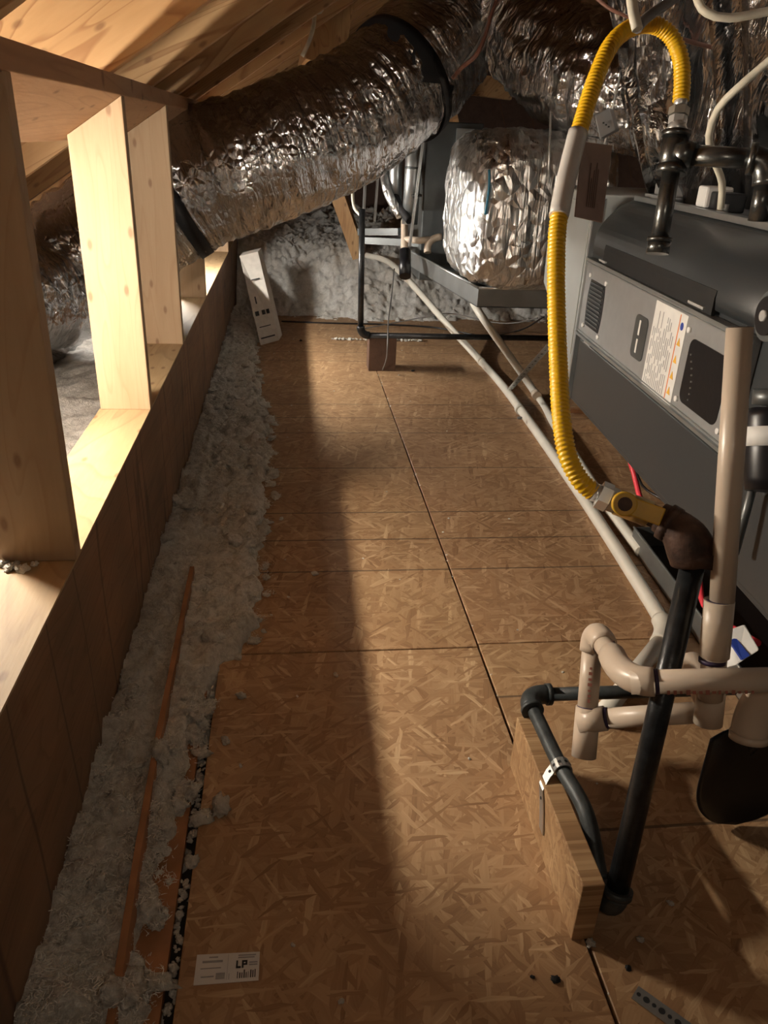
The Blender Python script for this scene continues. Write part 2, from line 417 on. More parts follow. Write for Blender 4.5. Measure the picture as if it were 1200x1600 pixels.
# ---- lamp in the eave (out of frame; the shadow of the beam points to it)
for ti, (pw, A, B_, lc) in enumerate(TUBES):
    A, B_ = V(A), V(B_); mid = (A+B_)/2
    lamp = thing('strip_lamp', ['white strip lamp hung behind the knee wall near the front', 'white strip lamp hung behind the knee wall beyond the big duct'][ti], 'lamp', mid)
    MB().tube([A, B_], .013, 12).build('lamp_tube', emit('lamp_tube', lc, pw), lamp)
    MB().box(mid+V((-.01,0,.03)), (.05 if ti == 0 else .15, (B_-A).length+.04, .02)).build('housing', M['lamp_house'], lamp)  # far housing widened to keep lamp light off the roof
    for e in (A, B_): MB().box(e+V((0, .012 if e is B_ else -.012, .008)), (.03,.02,.05)).build('end_cap', M['lamp_house'], lamp)
# ---- unseen fill light, added above and behind the camera
bl = thing('fill_lamp', 'added fill lamp, unseen, above and behind the camera', 'lamp', FILL_POS)
li = bpy.data.lights.new('fill_point', 'POINT'); li.energy = FILL_W; li.color = (1,.84,.66); li.shadow_soft_size = .06
lo = bpy.data.objects.new('fill_point_light', li); COL.objects.link(lo); lo.parent = bl; lo.location = (0,0,-.0)
MB().tube([V(FILL_POS)+V((0,0,.09)), V(FILL_POS)+V((0,0,.14))], .02, 16).build('socket', M['white'], bl)  # socket and cord are added props on the fill light
MB().tube([V(FILL_POS)+V((0,0,.14)), V(FILL_POS)+V((0,0,.5))], .004, 8).build('fill_cord', M['cable_grey'], bl)

# ================================================================== INSULATION
def fbm(p, sc, oct_=4):
    s, a, q = 0, 1, V(p)*sc
    for i in range(oct_): s += a*noise.noise(q); q = q*2.03+V((3.1,1.7,5.2)); a *= .5
    return s
def hf(x0, x1, y0, y1, dx, dy, zf):
    nx, ny = int((x1-x0)/dx), int((y1-y0)/dy); mb = MB(); vs_ = []
    for j in range(ny+1):
        for i in range(nx+1):
            x, y = x0+(x1-x0)*i/nx, y0+(y1-y0)*j/ny
            wx = .012*noise.noise(V((x*30, y*30, 2.2))); wy = .012*noise.noise(V((x*30, y*30, 9.2)))
            vs_.append(V((x+(wx if 0 < i < nx else 0), y+wy, zf(x, y))))
    fs = [(j*(nx+1)+i, j*(nx+1)+i+1, (j+1)*(nx+1)+i+1, (j+1)*(nx+1)+i) for j in range(ny) for i in range(nx)]
    mb.add(vs_, fs, True); return mb
def sst(a, b_, x):
    t = min(1, max(0, (x-a)/(b_-a))); return t*t*(3-2*t)
_bound = [(.3,-.225), (1.0,-.225), (1.35,-.205), (1.62,-.16), (1.75,-.085), (2.1,-.095), (2.6,-.085), (3.1,-.085), (3.5,-.12), (4.0,-.16), (4.6,-.20), (5.6,-.22)]
def xbound(y):
    for (a, xa), (c, xc) in zip(_bound, _bound[1:]):
        if y <= c: return xa+(xc-xa)*(max(y, a)-a)/(c-a)
    return _bound[-1][1]
def z_left(x, y):
    xb = xbound(y)+.035*fbm((x, y, 0), 9, 3)
    n = .020*fbm((x, y, 1), 10, 3)+.034*abs(fbm((x, y, 4), 17, 2))+.013*abs(fbm((x, y, 6), 60, 2))-.012
    h = .052*sst(xb+.015, xb-.05, x)-.02*sst(xb-.03, xb+.01, x)
    if x < -.33: h += .012
    return h+n*sst(xb+.02, xb-.03, x)-.012
left_ins = hf(-.40, -.02, .35, 5.7, .0075, .009, z_left)
single(left_ins, 'loose_insulation', M['fluff'], 'grey white loose insulation spilling from the beam onto the floor edge', 'insulation', (-.3,2,0), kind='stuff')
def z_eave(x, y): return .30+.035*fbm((x, y, 2), 6, 4)+.01*fbm((x, y, 5), 40, 2)-.10*sst(-.75, -1.4, x)
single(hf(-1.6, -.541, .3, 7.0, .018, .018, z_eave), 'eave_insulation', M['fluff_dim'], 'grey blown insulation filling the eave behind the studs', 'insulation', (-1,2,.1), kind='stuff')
def z_rear(x, y):
    yb = 5.62-.12*sst(.2, .6, x)+.10*sst(.6, 1.2, x)+.06*fbm((x, 0, 0), 5, 2)
    d = y-yb
    return -.02+.46*sst(-.02, .75, d)+.16*sst(.6, 1.8, d)+(.035*fbm((x, y, 3), 7, 3)+.05*abs(fbm((x, y, 8), 16, 2))+.022*abs(fbm((x, y, 7), 48, 2))-.02)*sst(-.03, .06, d)
single(hf(-.39, 2.6, 5.3, 7.4, .0125, .0125, z_rear), 'blown_insulation', M['fluff_far'], 'white blown insulation banked up at the far end of the walkway', 'insulation', (.8,6.4,0), kind='stuff')

_tuft_cache = []
def tuft_mesh(seed):
    bm = bmesh.new(); bmesh.ops.create_icosphere(bm, subdivisions=3, radius=1.0)
    o = V((seed*3.3, seed*1.7, seed*.9))
    for v in bm.verts:
        d = v.co.normalized(); k = .62+.40*noise.noise(d*1.6+o)+.55*abs(noise.noise(d*3.1+o))+.28*abs(noise.noise(d*7+o))
        v.co = V((d.x*k, d.y*k, d.z*k*.62))
    r = ([v.co.copy() for v in bm.verts], [[q.index for q in f.verts] for f in bm.faces]); bm.free(); return r
TUFT = [tuft_mesh(i) for i in range(8)]
def clumps(items):
    mb = MB()
    for (p, r) in items:
        vs_, fs = TUFT[rnd.randrange(8)]; R = Euler((rnd.uniform(-.5,.5), rnd.uniform(-.5,.5), rnd.uniform(0,6.3))).to_matrix()
        s = V((r*rnd.uniform(.7,1.3), r*rnd.uniform(.7,1.3), r*rnd.uniform(.7,1.1)))
        mb.add([V(p)+R @ V((q.x*s.x, q.y*s.y, q.z*s.z)) for q in vs_], fs, True)
    return mb
items = []
for i in range(330):
    y = rnd.uniform(.5, 5.3); xb = xbound(y)
    x = rnd.uniform(-.395, xb+.012) if rnd.random() < .6 else xb+rnd.gauss(-.012, .018)
    r = rnd.choice((rnd.uniform(.006, .013), rnd.uniform(.012, .030)))
    z = max(z_left(x, y), 0)
    items.append((V((x, y, z+r*.25)), r))
single(clumps(items), 'insulation_clumps', M['fluff'], 'fluffy clumps heaped along the beam foot and ragged insulation edge', 'insulation', (-.2,2,0), kind='stuff')
def fibres(pts_, n_per, ln, wd):
    mb = MB()
    for p in pts_:
        for _ in range(n_per):
            q = V(p)+V((rnd.gauss(0,.006), rnd.gauss(0,.006), rnd.uniform(-.002,.004)))
            d = V((rnd.gauss(0,1), rnd.gauss(0,1), rnd.uniform(-.1,1.0))).normalized()*rnd.uniform(.4,1)*ln
            s = d.cross(V((rnd.gauss(0,1), rnd.gauss(0,1), rnd.gauss(0,1)))).normalized()*wd
            m_ = q+d*.55+V((rnd.gauss(0,.2), rnd.gauss(0,.2), rnd.gauss(0,.2)))*ln*.5
            mb.add([q-s, q+s, m_+s*.8, m_-s*.8, q+d], [(0,1,2,3), (3,2,4)])
    return mb
src = []
for i in range(9000):
    y = .6+4.6*rnd.random()**1.7; xb = xbound(y); x = rnd.uniform(-.395, xb+.01); z = z_left(x, y)
    if z > .001: src.append((x, y, z))
for p, r in items:
    for k in range(14):
        th, ph = rnd.uniform(0, 6.28), rnd.uniform(.2, 1.5); src.append(p+V((math.cos(th)*math.sin(ph), math.sin(th)*math.sin(ph), .6*math.cos(ph)))*r*.8)
single(fibres(src, 3, .013, .0007), 'insulation_fibres', M['fibre'], 'fine pale fibres standing out of the insulation along the beam', 'insulation', (-.25,2,0), kind='stuff')
# thin edge strip standing out of the insulation
mb = MB(); pts = [Zp(*q, .062) for q in ((300,885), (275,1010), (245,1160), (215,1330), (188,1500), (165,1640))]
for p, q in zip(pts, pts[1:]):
    d = (q-p).normalized(); s = V((0,0,1)).cross(d).normalized()*.006
    mb.hexa([p-s-V((0,0,.06)), p+s-V((0,0,.06)), p+s, p-s], [q-s-V((0,0,.06)), q+s-V((0,0,.06)), q+s, q-s])
single(mb, 'edge_strip', M['board_strip'], 'thin brown board edge poking out of the insulation beside the beam', 'wood strip', (-.3,1.2,0))
# separate tufts on the boards
tufts = [(345,1268,.026),(430,778,.022),(525,1056,.008),(492,898,.011),(372,1030,.012),(377,1090,.013),(310,1100,.016),(415,905,.016),(1047,1413,.008),(1000,1470,.009),(922,1475,.008),(533,1566,.007),(412,988,.009),(440,812,.009),(352,1160,.012),(300,1350,.014)]
mt = clumps([(V((0,0,0)), 1.0)])
TL = ['large white tuft left of the long board gap, above the sticker', 'white tuft on the boards right of the insulation edge, middle distance', 'tiny white tuft on the shadow edge in the middle of the near board', 'small white tuft near the shadow edge beyond the board joint', 'pale tuft at the left end of the board joint', 'pale tuft beside the board gap just below the joint', 'white tuft on the red board strip left of the gap', 'white tuft at the ragged insulation edge before the joint', 'white crumb of insulation right of the black riser foot', 'white tuft in front of the black riser elbow', 'white tuft at the near end of the pipe block', 'lone white speck at the bottom of the near board', 'pale speck just beyond the left board joint', 'pale speck at the insulation edge, far side of the walkway bulge', 'pale tuft beside the gap midway down the near board', 'pale tuft on the red strip near the lower left']
for i, (px, py, r) in enumerate(tufts):
    p = Zp(px, py, 0)
    t_ = clumps([(V((p.x, p.y, r*.45)), r)])
    single(t_, 'insulation_tuft', M['fluff'], TL[i], 'insulation tuft', (p.x, p.y, 0), 'loose tufts on the floor')
items = []
for i in range(150):
    y = rnd.uniform(.7, 5.2)
    k = rnd.random()
    if k < .45: x = -.196+rnd.gauss(0, .006); z = -.006
    elif k < .7: x = XS+rnd.gauss(.003, .004); z = -.001
    else: x = rnd.uniform(-.1, 1.0) if rnd.random() < .5 else rnd.gauss(-.08, .05); z = .001
    items.append((V((x, y, z)), rnd.uniform(.002, .0055)))
for i in range(170): items.append((V((XL-.010+rnd.gauss(0,.003), rnd.uniform(.7,1.75), -.008)), rnd.uniform(.003,.008)))
for i in range(26): items.append((V(Yp(520+i*5.5, 500+rnd.uniform(0,6), 5.0)).xy.to_3d()*1+V((0,0,.008)), rnd.uniform(.006,.022)))
for i in range(14): items.append((Xp(8+rnd.uniform(0,45), 882+rnd.uniform(-8,8), -.5).xy.to_3d()*0+V((-.53+rnd.uniform(0,.07), 1.285+rnd.uniform(-.02,.01), .477)), rnd.uniform(.005,.013)))
single(clumps(items), 'insulation_crumbs', M['fluff'], 'scattered white crumbs of insulation in the board gaps and on the floor', 'insulation', (.2,2,0), kind='stuff')

# ================================================================== DUCTS
def flex(path, R, name, mat, parent, wr=.012, fold=.020, seed=0, n=96, step=.011, squash=1.0, caps=False):
    pts = spline(path, step); fr = frames(pts); m = len(pts); vs_ = []; uv = []; s = 0
    for i, (p, (t, a, b_)) in enumerate(zip(pts, fr)):
        if i: s += (pts[i]-pts[i-1]).length
        for k in range(n):
            th = 2*math.pi*k/n; c, sn = -math.cos(th), -math.sin(th)
            q = V((c*1.1, sn*1.1, s*16+seed))
            r1 = noise.noise(V((c*2.2+seed, sn*2.2, s*34)))              # circumferential pleats
            r2 = 1-abs(noise.noise(V((c*3+9, sn*3+seed, s*9))))*2
            r3 = noise.noise(V((c*.8, sn*.8, s*2.5+seed)))
            r4 = noise.noise(V((c*9, sn*9, s*22+seed)))
            rr = R*(1+.03*r3)+wr*r1+fold*.5*(r2-.6)+.0035*r4
            vs_.append(p+rr*(c*a+sn*b_*squash)); uv.append((s, th*R))
    fs = [(i*n+k, i*n+(k+1) % n, (i+1)*n+(k+1) % n, (i+1)*n+k) for i in range(m-1) for k in range(n)]
    mb = MB().add(vs_, fs, True)
    if caps: mb.f += [list(range(n))[::-1], [(m-1)*n+k for k in range(n)]]; mb.sm += [False, False]
    o = mb.build(name, mat, parent, uv=uv); return o, pts, fr
def strap_ring(p, t, R, wdt, mat, parent, name='hanging_strap', up=None):
    mb = MB().ring(p, t, R, wdt, 64, .004)
    if up is not None:
        u = V((0,0,1)); u = (u-t*u.dot(t)).normalized(); side = t.cross(u).normalized()
        for sg in (-1, 1):
            a = p+side*sg*R*.9+u*R*.43; b_ = a+V((0,0,up))
            mb.hexa([a-t*wdt/2-side*.002, a+t*wdt/2-side*.002, a+t*wdt/2+side*.002, a-t*wdt/2+side*.002], [b_-t*wdt/2-side*.002, b_+t*wdt/2-side*.002, b_+t*wdt/2+side*.002, b_-t*wdt/2+side*.002])
    return mb.build(name, mat, parent)
d1 = thing('flex_duct', 'large silver foil flexible duct slung diagonally across the walkway', 'duct', (-.05,3.6,.8))
pth = [(-1.45,3.45,.30), (-1.2,3.46,.46), (-.957,3.52,.625), (-.683,3.58,.815), (-.383,3.63,1.0), D(430,240,3.32), D(548,185,3.42), D(640,115,3.52), D(700,40,3.62), D(735,-60,3.72)]
o, pts, fr = flex(pth, .268, 'duct_jacket', M['foil_duct'], d1, seed=2)
def at_frac(pts, fr, target):
    i = min(range(len(pts)), key=lambda k: (pts[k]-V(target)).length); return pts[i], fr[i][0]
p, t = at_frac(pts, fr, (-.49,3.61,.93)); strap_ring(p, t, .278, .06, M['strap'], d1)
p, t = at_frac(pts, fr, D(625,128,3.5)); strap_ring(p, t, .279, .045, M['strap'], d1)
d2 = thing('flex_duct', 'crumpled silver foil duct dropping from above behind the hanging wires', 'duct', D(830,150,3.3))
o, pts2, fr2 = flex([D(765,-45,3.6), D(815,25,3.5), D(880,90,3.3), D(960,130,3.1), D(1050,140,3.0)], .235, 'duct_jacket', M['foil_duct'], d2, wr=.016, fold=.045, seed=11, caps=True)
d3 = thing('flex_duct', 'silver foil duct seen between the near studs in the eave', 'duct', (-1.2,2.9,.4))
flex([(-1.5,2.2,.56), (-1.25,2.55,.60), (-1.05,2.95,.60), (-.95,3.2,.58)], .19, 'duct_jacket', M['foil_duct'], d3, seed=21, caps=True)

# wrapped round plenum beyond the coil cabinet
def superbox(c, hx, hy, hz, n=3.0, nu=96, nv=72, seed=0, amp=.012, sc=9):
    vs_ = []; c = V(c)
    def sp(v, e): return math.copysign(abs(v)**e, v)
    for j in range(nv+1):
        ph = -math.pi/2+math.pi*j/nv
        for i in range(nu):
            th = 2*math.pi*i/nu; e = 2/n
            q = V((hx*sp(math.cos(ph), e)*sp(math.cos(th), e), hy*sp(math.cos(ph), e)*sp(math.sin(th), e), hz*sp(math.sin(ph), e)))
            dn = q.normalized() if q.length > 0 else V((0,0,1))
            k = amp*(noise.noise(q*sc+V((seed,0,0)))+.9*(1-2*abs(noise.noise(V((q.x*sc*2.1, q.y*sc*2.1, q.z*sc*.9+seed)))))+.4*noise.noise(q*sc*4))
            vs_.append(c+q+dn*k)
    fs = [(j*nu+i, j*nu+(i+1) % nu, (j+1)*nu+(i+1) % nu, (j+1)*nu+i) for j in range(nv) for i in range(nu)]
    return MB().add(vs_, fs, True)
pl = thing('wrapped_plenum', 'foil wrapped round plenum bulging above the metal drain pan', 'duct', (1.05,3.65,.6))
wmb = superbox((1.09,3.78,.925), .325, .42, .325, 4.6, seed=3, amp=.014, sc=10, nu=160, nv=110); wmb.build('foil_wrap', M['foil_soft'], pl)
def hit(px, py):
    d = ray(px, py).normalized()
    c = [q for q in wmb.v if (q-CAM).normalized().dot(d) > .99995]
    return min(c, key=lambda q: (q-CAM).length)-d*.006 if c else None
bm_ = [q for q in (hit(752, y) for y in range(262, 326, 9)) if q is not None]
if len(bm_) > 2: MB().tube(spline([bm_[0], bm_[len(bm_)//2], bm_[-1]], .02), .0045, 8).build('blue_mark', M['blue_pale'], pl)
# big gathered foil plenum above the furnace
pr = thing('foil_plenum', 'dark crumpled foil plenum rising above the furnace on the right', 'duct', (1.35,1.9,1.05))
def gather(c0, c1, r0, r1, seed, n=120, m=70, fold=.05):
    c0, c1 = V(c0), V(c1); ax = (c1-c0).normalized(); fr_ = frames([c0, c1])[0]; vs_ = []
    for j in range(m+1):
        t = j/m; c = c0.lerp(c1, t); r = r0+(r1-r0)*t
        for k in range(n):
            th = 2*math.pi*k/n; cs, sn = math.cos(th), math.sin(th)
            f = fold*(1-abs(noise.noise(V((cs*5+seed, sn*5, t*1.2))))*2.2)+.035*noise.noise(V((cs*2, sn*2+seed, t*3)))+.014*noise.noise(V((cs*14, sn*14, t*12+seed)))
            vs_.append(c+(r+f)*(cs*fr_[1]+sn*fr_[2]))
    fs = [(j*n+k, j*n+(k+1) % n, (j+1)*n+(k+1) % n, (j+1)*n+k) for j in range(m) for k in range(n)]
    return MB().add(vs_, fs, True)
gather((1.50,2.42,1.085), (1.22,2.20,1.95), .335, .50, 5).build('foil_wrap', M['foil_crush'], pr)
gather((1.44,1.50,1.085), (1.40,1.62,1.9), .32, .40, 8).build('foil_wrap', M['foil_crush'], pr)

# ================================================================== FURNACE
KF = .055; E_ = V((KF,1,0)).normalized(); N_ = V((E_.y,-E_.x,0)); F0 = V((.95,2.469,0))
def fl(s, o, z): return F0 - E_*s - N_*o + V((0,0,z))       # s toward camera, o outward to the walkway
FR = basis(-E_, -N_, V((0,0,1)))                                # not right-handed, only for boxes
FB = basis(E_, -N_, V((0,0,1)))
fu = thing('furnace', 'charcoal horizontal gas furnace with grey control panel, hung beside the walkway', 'furnace', fl(.7,-.3,.42))
SL = 1.62
prof = [(0,.425), (0,.66), (0,.905), (-.012,.925), (-.02,.935), (-.018,.955), (-.024,.985), (-.040,1.015), (-.065,1.040), (-.10,1.058), (-.12,1.062), (-.62,1.062), (-.62,.425)]
MB().prism([fl(.0,o,z) for o, z in prof], -E_*SL, False).build('cabinet', M['body'], fu, bevel=.003)
# bulged upper door
mb = MB(); n = 18; ring0 = []
prof2 = [(.012,.905), (.016,.93)]+[(.016-.13*(1-math.cos(a)), .93+.125*math.sin(a)) for a in [i*math.pi/2/14 for i in range(1,15)]]+[(-.13,1.045), (-.02,.905)]
mb.prism([fl(.055,o,z) for o, z in prof2], -E_*(SL-.075), True); door = mb.build('upper_door', M['body'], fu)
# recess pocket in the door
MB().prism([fl(.17,o,z) for o, z in [(.0185,.893), (.0185,.930), (.0165,.945), (.010,.945), (.010,.893)]], -E_*.74).build('door_recess', M['black_matte'], door)
# top lip and rail
MB().prism([fl(.03,o,z) for o, z in [(-.095,1.060), (-.095,1.076), (-.125,1.076), (-.125,1.060)]], -E_*(SL-.03)).build('top_rail', M['galv'], fu, bevel=.002)
MB().prism([fl(.03,o,z) for o, z in [(-.125,1.062), (-.125,1.070), (-.60,1.070), (-.60,1.062)]], -E_*(SL-.03)).build('top_sheet', M['galv_dark'], fu)
# far end flange
MB().prism([fl(-.004,o,z) for o, z in [(.014,.425), (.014,1.03), (-.02,1.06), (-.02,.425)]], -E_*.014).build('end_flange', M['galv'], fu)
# lower door
MB().prism([fl(.05,o,z) for o, z in [(.010,.445), (.012,.64), (0,.645), (0,.44)]], -E_*(SL-.07)).build('lower_door', M['body'], fu, bevel=.004)
# control panel
def frect(s0, s1, z0, z1, o0, o1, r=.012, k=5):
    pts_ = []
    for cs, cz, a0 in ((s1-r, z1-r, 0), (s0+r, z1-r, 90), (s0+r, z0+r, 180), (s1-r, z0+r, 270)):
        for i in range(k+1):
            a = math.radians(a0+90*i/k); pts_.append((cs+r*math.cos(a), cz+r*math.sin(a)))
    return MB().prism([fl(s, o0, z) for s, z in pts_], -N_*(o1-o0))
cp = frect(.035, 1.10, .655, .892, .0, .020, .006).build('control_panel', M['panel_grey'], fu, bevel=.003)
for z in (.6585, .8885): frect(.035, 1.10, z-.004, z+.004, .020, .0285, .002, 2).build('panel_bead', M['galv'], cp)
for z in (.669, .878): frect(.04, 1.095, z-.0015, z+.0015, .020, .0235, .001, 2).build('panel_bead', M['galv'], cp)
for s, o_ in ((.037, 0),): frect(s-.003, s+.003, .66, .888, .020, .026, .002, 2).build('panel_bead', M['galv'], cp)
def vent(s0, s1, z0, z1):
    # lens-shaped grille with bowed sides
    pts_ = []
    for i in range(9):
        t = i/8; pts_.append((s0+.02*(1-4*(t-.5)**2)*-.5, z0+(z1-z0)*t))
    for i in range(9):
        t = 1-i/8; pts_.append((s1+.02*(1-4*(t-.5)**2)*.5, z0+(z1-z0)*t))
    return MB().prism([fl(s, .0195, z) for s, z in pts_], -N_*.002)
g = vent(.10, .235, .698, .836).build('grille', M['black'], cp)
for i in range(11):
    z = .708+i*.0118
    frect(.108, .228, z, z+.0045, .0215, .0245, .001, 1).build('louver', M['galv_dark'], g)
g = frect(.515, .60, .708, .818, .0195, .0225, .016).build('badge', M['galv_dark'], cp)
for z0, z1 in ((.722,.758), (.768,.806)): frect(.546, .556, z0, z1, .0225, .0232, .001, 1).build('badge_lettering', M['paper'], g)
g = frect(.625, .815, .664, .872, .0195, .0212, .002).build('instruction_label', M['paper'], cp)
mb = MB()
for c in range(12):
    s = .635+c*.0108
    z = .672
    while z < .862:
        L_ = rnd.uniform(.012, .055)
        if z+L_ > .864: break
        q = frect(s, s+.0042, z, z+L_, .0212, .0216, .0005, 1); mb.add(q.v, q.f); z += L_+rnd.uniform(.004, .02)
mb.build('label_text', M['ink_grey'], g)
frect(.7745, .7785, .668, .868, .0212, .0217, .0005, 1).build('orange_rule', M['orange'], g)
for z in (.685, .722, .76, .80):
    MB().prism([fl(.783,.0212,z), fl(.802,.0212,z), fl(.7925,.0212,z+.018)], -N_*.0008).build('warning_triangle', M['amber'], g)
frect(.784, .800, .835, .853, .0212, .0218, .0079, 6).build('blue_seal', M['blue'], g)
g = frect(.85, 1.04, .690, .834, .0195, .0215, .022).build('sight_window', M['black'], cp)
for i in range(16):
    a = i/15; c = fl(.872+.012*math.sin(a*3)+a*.03, .0225, .80-a*.10)
    if i % 2 == 0: MB().tube([c, c-N_*.003], .0022, 8).build('rivet', M['galv'], g)
for s, z in ((.092,.846), (.245,.846), (.09,.692), (.245,.690), (.835,.846), (.843,.690), (1.06,.690)):
    MB().tube([fl(s,.019,z), fl(s,.026,z)], .0065, 12).build('screw', M['white'], cp)
for s0, s1, z, o_ in ((.11,.17,.646,.012), (.15,.21,.900,.018), (.80,.88,.902,.018)): frect(s0, s1, z-.003, z+.003, o_, o_+.006, .002, 2).build('clip', M['steel'], fu)
# round knob
k = MB().tube([fl(1.135,.0,.94), fl(1.135,.022,.94)], .046, 32).build('round_plug', M['galv_dark'], fu)
MB().tube([fl(1.135,.020,.94), fl(1.135,.028,.94)], .035, 32).build('plug_face', M['black'], k)
MB().tube([fl(1.135,.026,.94), fl(1.135,.034,.94)], .010, 16).build('plug_screw', M['steel'], k)
# corner post and strap at far end
MB().box(fl(-.012,.004,.60), (.012,.012,.42), FB).build('corner_angle', M['galv'], fu)
# furnace base bits
for s in (.25, 1.2): MB().box(fl(s,-.36,.405), (.05,.5,.036), FB).build('support_rail', M['galv_dark'], fu)
# items on top
jb = thing('junction_box', 'white topped electrical box on the furnace top below the cable', 'electrical box', fl(.50,-.15,1.072))
q = fl(.50,-.15,1.072)
MB().box(q+V((0,0,.022)), (.12,.06,.044), FB).build('box_body', M['black'], jb, bevel=.004)
MB().box(q-E_*0.0+E_*.035-N_*.008+V((0,0,.030)), (.055,.07,.05), FB).build('ballast', M['white'], jb, bevel=.006)
MB().tube([q-E_*.05-N_*.02+V((0,0,.0)), q-E_*.05-N_*.02+V((0,0,.02))], .014, 12).build('cable_clamp', M['steel'], jb)
dm = thing('grey_cover', 'grey rounded cover standing on the furnace behind the gas drop leg', 'cover', fl(.16,-.15,1.071))
pts_ = [(.09,1.071), (.23,1.071)]+[(.16+.07*math.cos(a), 1.115+.07*math.sin(a)) for a in [i*math.pi/12 for i in range(13)]]
MB().prism([fl(s,-.13,z) for s, z in pts_], N_*.05).build('cover_shell', M['panel_grey'], dm, bevel=.004)
MB().box(fl(.16,-.13,1.078), (.17,.04,.012), FB).build('cover_foot', M['panel_grey'], dm)

# coil cabinet at the far end
cc = thing('coil_cabinet', 'pale grey sheet steel coil cabinet joined to the furnace far end', 'cabinet', fl(-.3,-.3,.47))
pts_ = [(-.04,.47), (-.04,1.07), (-.56,1.07), (-.575,1.05), (-.54,.72), (-.33,.63), (-.12,.47)]
MB().prism([fl(s, .0, z) for s, z in pts_], N_*.58).build('body', M['cab'], cc, bevel=.006)
MB().prism([fl(s, .004, z) for s, z in [(-.06,.56), (-.06,1.04), (-.48,1.04), (-.52,1.01), (-.49,.75), (-.31,.67)]], N_*.004).build('access_panel', M['cab'], cc, bevel=.003)
# hanging rods
def rod(pts_, r, mat, name, label, cat, group=None):
    return single(MB().tube(pts_, r, 8), name, mat, label, cat, pts_[0], group)
rod([D(857,285,3.15), D(860,195,3.15), D(868,-40,3.2)], .005, M['steel'], 'threaded_rod', 'thin steel rod rising from the coil cabinet edge', 'rod')
rod([D(945,225,2.7), D(985,45,2.7), D(1003,-40,2.7)], .004, M['steel'], 'threaded_rod', 'thin slanting steel rod in front of the crumpled foil', 'rod')

# drain pan under the rear plenum
dp = thing('drain_pan', 'grey metal drain pan below the foil wrapped plenum', 'drain pan', (1.1,4.2,.42))
cA, cB, cC = Yp(748,450,3.5), Yp(838,452,3.5), Yp(625,393,4.9)
H = V((0,0,-.085))
def wallq(a, c_, name, mat, par, th=.006, h=H):
    d = (c_-a).normalized(); s = V((0,0,1)).cross(d).normalized()*th
    return MB().hexa([a, a+s, a+s+h, a+h], [c_, c_+s, c_+s+h, c_+h]).build(name, mat, par)
cC2 = V((cC.x, cC.y, cA.z)); cD = V((cB.x+.15, cB.y, cB.z)); cB2 = V((cD.x+.05, cC.y, cA.z))
cA = V((cA.x, cA.y, cA.z)); cD.z = cA.z
wallq(cA, cD, 'front_side', M['galv'], dp); wallq(cC2, cA, 'left_side', M['galv'], dp); wallq(cD, cB2, 'right_side', M['galv'], dp)
MB().prism([q+H for q in (cA, cD, cB2, cC2)], (0,0,.004)).build('pan_bottom', M['galv_dark'], dp)
for a, c_ in ((cA, cD), (cC2, cA)): MB().tube([a, c_], .006, 8).build('rolled_rim', M['galv'], dp)
# second set of equipment at the back
rc = thing('rear_air_handler', 'dark sheet steel air handler cabinet standing behind the drain pan', 'cabinet', (.98,5.0,.5))
a = [Yp(660,205,4.75), Yp(716,205,4.75)]
MB().box((.93,5.05,.86), (.32,.6,.86)).build('cabinet_body', M['galv_dark'], rc, bevel=.006)
MB().box((.985,4.742,.90), (.10,.012,.72)).build('edge_panel', M['cab'], rc)
fp = thing('flue_pipe', 'dull metal flue pipe standing upright left of the rear cabinet', 'pipe', Yp(640,345,4.6))
MB().tube([Yp(640,350,4.6), Yp(645,270,4.6), Yp(650,160,4.6)], .045, 24).build('pipe_run', M['galv'], fp)
for py in (262, 305): MB().ring(Yp(646,py,4.6), V((0,0,1)), .048, .012).build('seam_ring', M['galv_dark'], fp)
MB().tube([Yp(618,330,4.7), Yp(618,270,4.7), Yp(624,180,4.7)], .035, 20).build('second_pipe', M['galv'], fp)
for i, (q0, q1) in enumerate((((640,385), (668,165)), ((568,345), (572,250)), ((585,345), (592,255)))):
    a, c_ = Yp(*q0, 4.45), Yp(*q1, 4.45); d = (c_-a).normalized()
    single(MB().box((a+c_)/2, (.034,.012,(c_-a).length), look(d)), 'strut_bar', M['galv'], ['tall grey steel strut leaning in front of the flue pipe', 'slim grey strut above the rear black pipe', 'short grey strut between the rear pipe and lineset'][i], 'strut', a)
ls = thing('insulated_lineset', 'foil and black wrapped refrigerant line curving down by the flue', 'pipe', D(628,345,4.3))
MB().tube(spline([D(598,215,4.5), D(600,262,4.4), D(606,300,4.35), D(626,338,4.35)], .02), .026, 16).build('foil_sleeve', M['foil_soft'], ls)
MB().tube(spline([D(612,230,4.5), D(612,280,4.42), D(622,318,4.36), D(640,345,4.3)], .02), .022, 16).build('black_sleeve', M['strap'], ls)
fr_ = thing('steel_stand', 'grey steel support frame under the rear equipment', 'frame', D(600,360,4.9))
for q0, q1 in (((562,362), (625,362)), ((565,375), (700,382)), ((640,402), (735,412))):
    a, c_ = D(*q0, 4.8), D(*q1, 4.6); MB().box((a+c_)/2, (.04,.04,(c_-a).length), look(c_-a)).build('rail', M['galv_dark'], fr_)
tr = thing('condensate_trap', 'beige pipe trap with black drop tube under the rear equipment', 'pipe', D(635,430,4.2))
MB().tube(spline([D(632,345,4.4), D(632,372,4.35), D(632,400,4.3)], .02), .020, 16).build('trap_leg', M['pvc'], tr)
MB().tube(bez(D(632,378,4.35), D(632,372,4.33), D(655,376,4.3))+[D(672,374,4.3)], .018, 16).build('trap_arm', M['pvc'], tr)
MB().tube(bez(D(668,395,4.3), D(666,372,4.3), D(690,370,4.3)), .020, 16).build('trap_bend', M['pvc'], tr)
MB().tube([D(633,392,4.25), D(633,432,4.2)], .032, 20).build('drop_tube', M['black'], tr)

# ================================================================== PIPES
def pipe_thing(name, label, cat, base): return thing(name, label, cat, base)
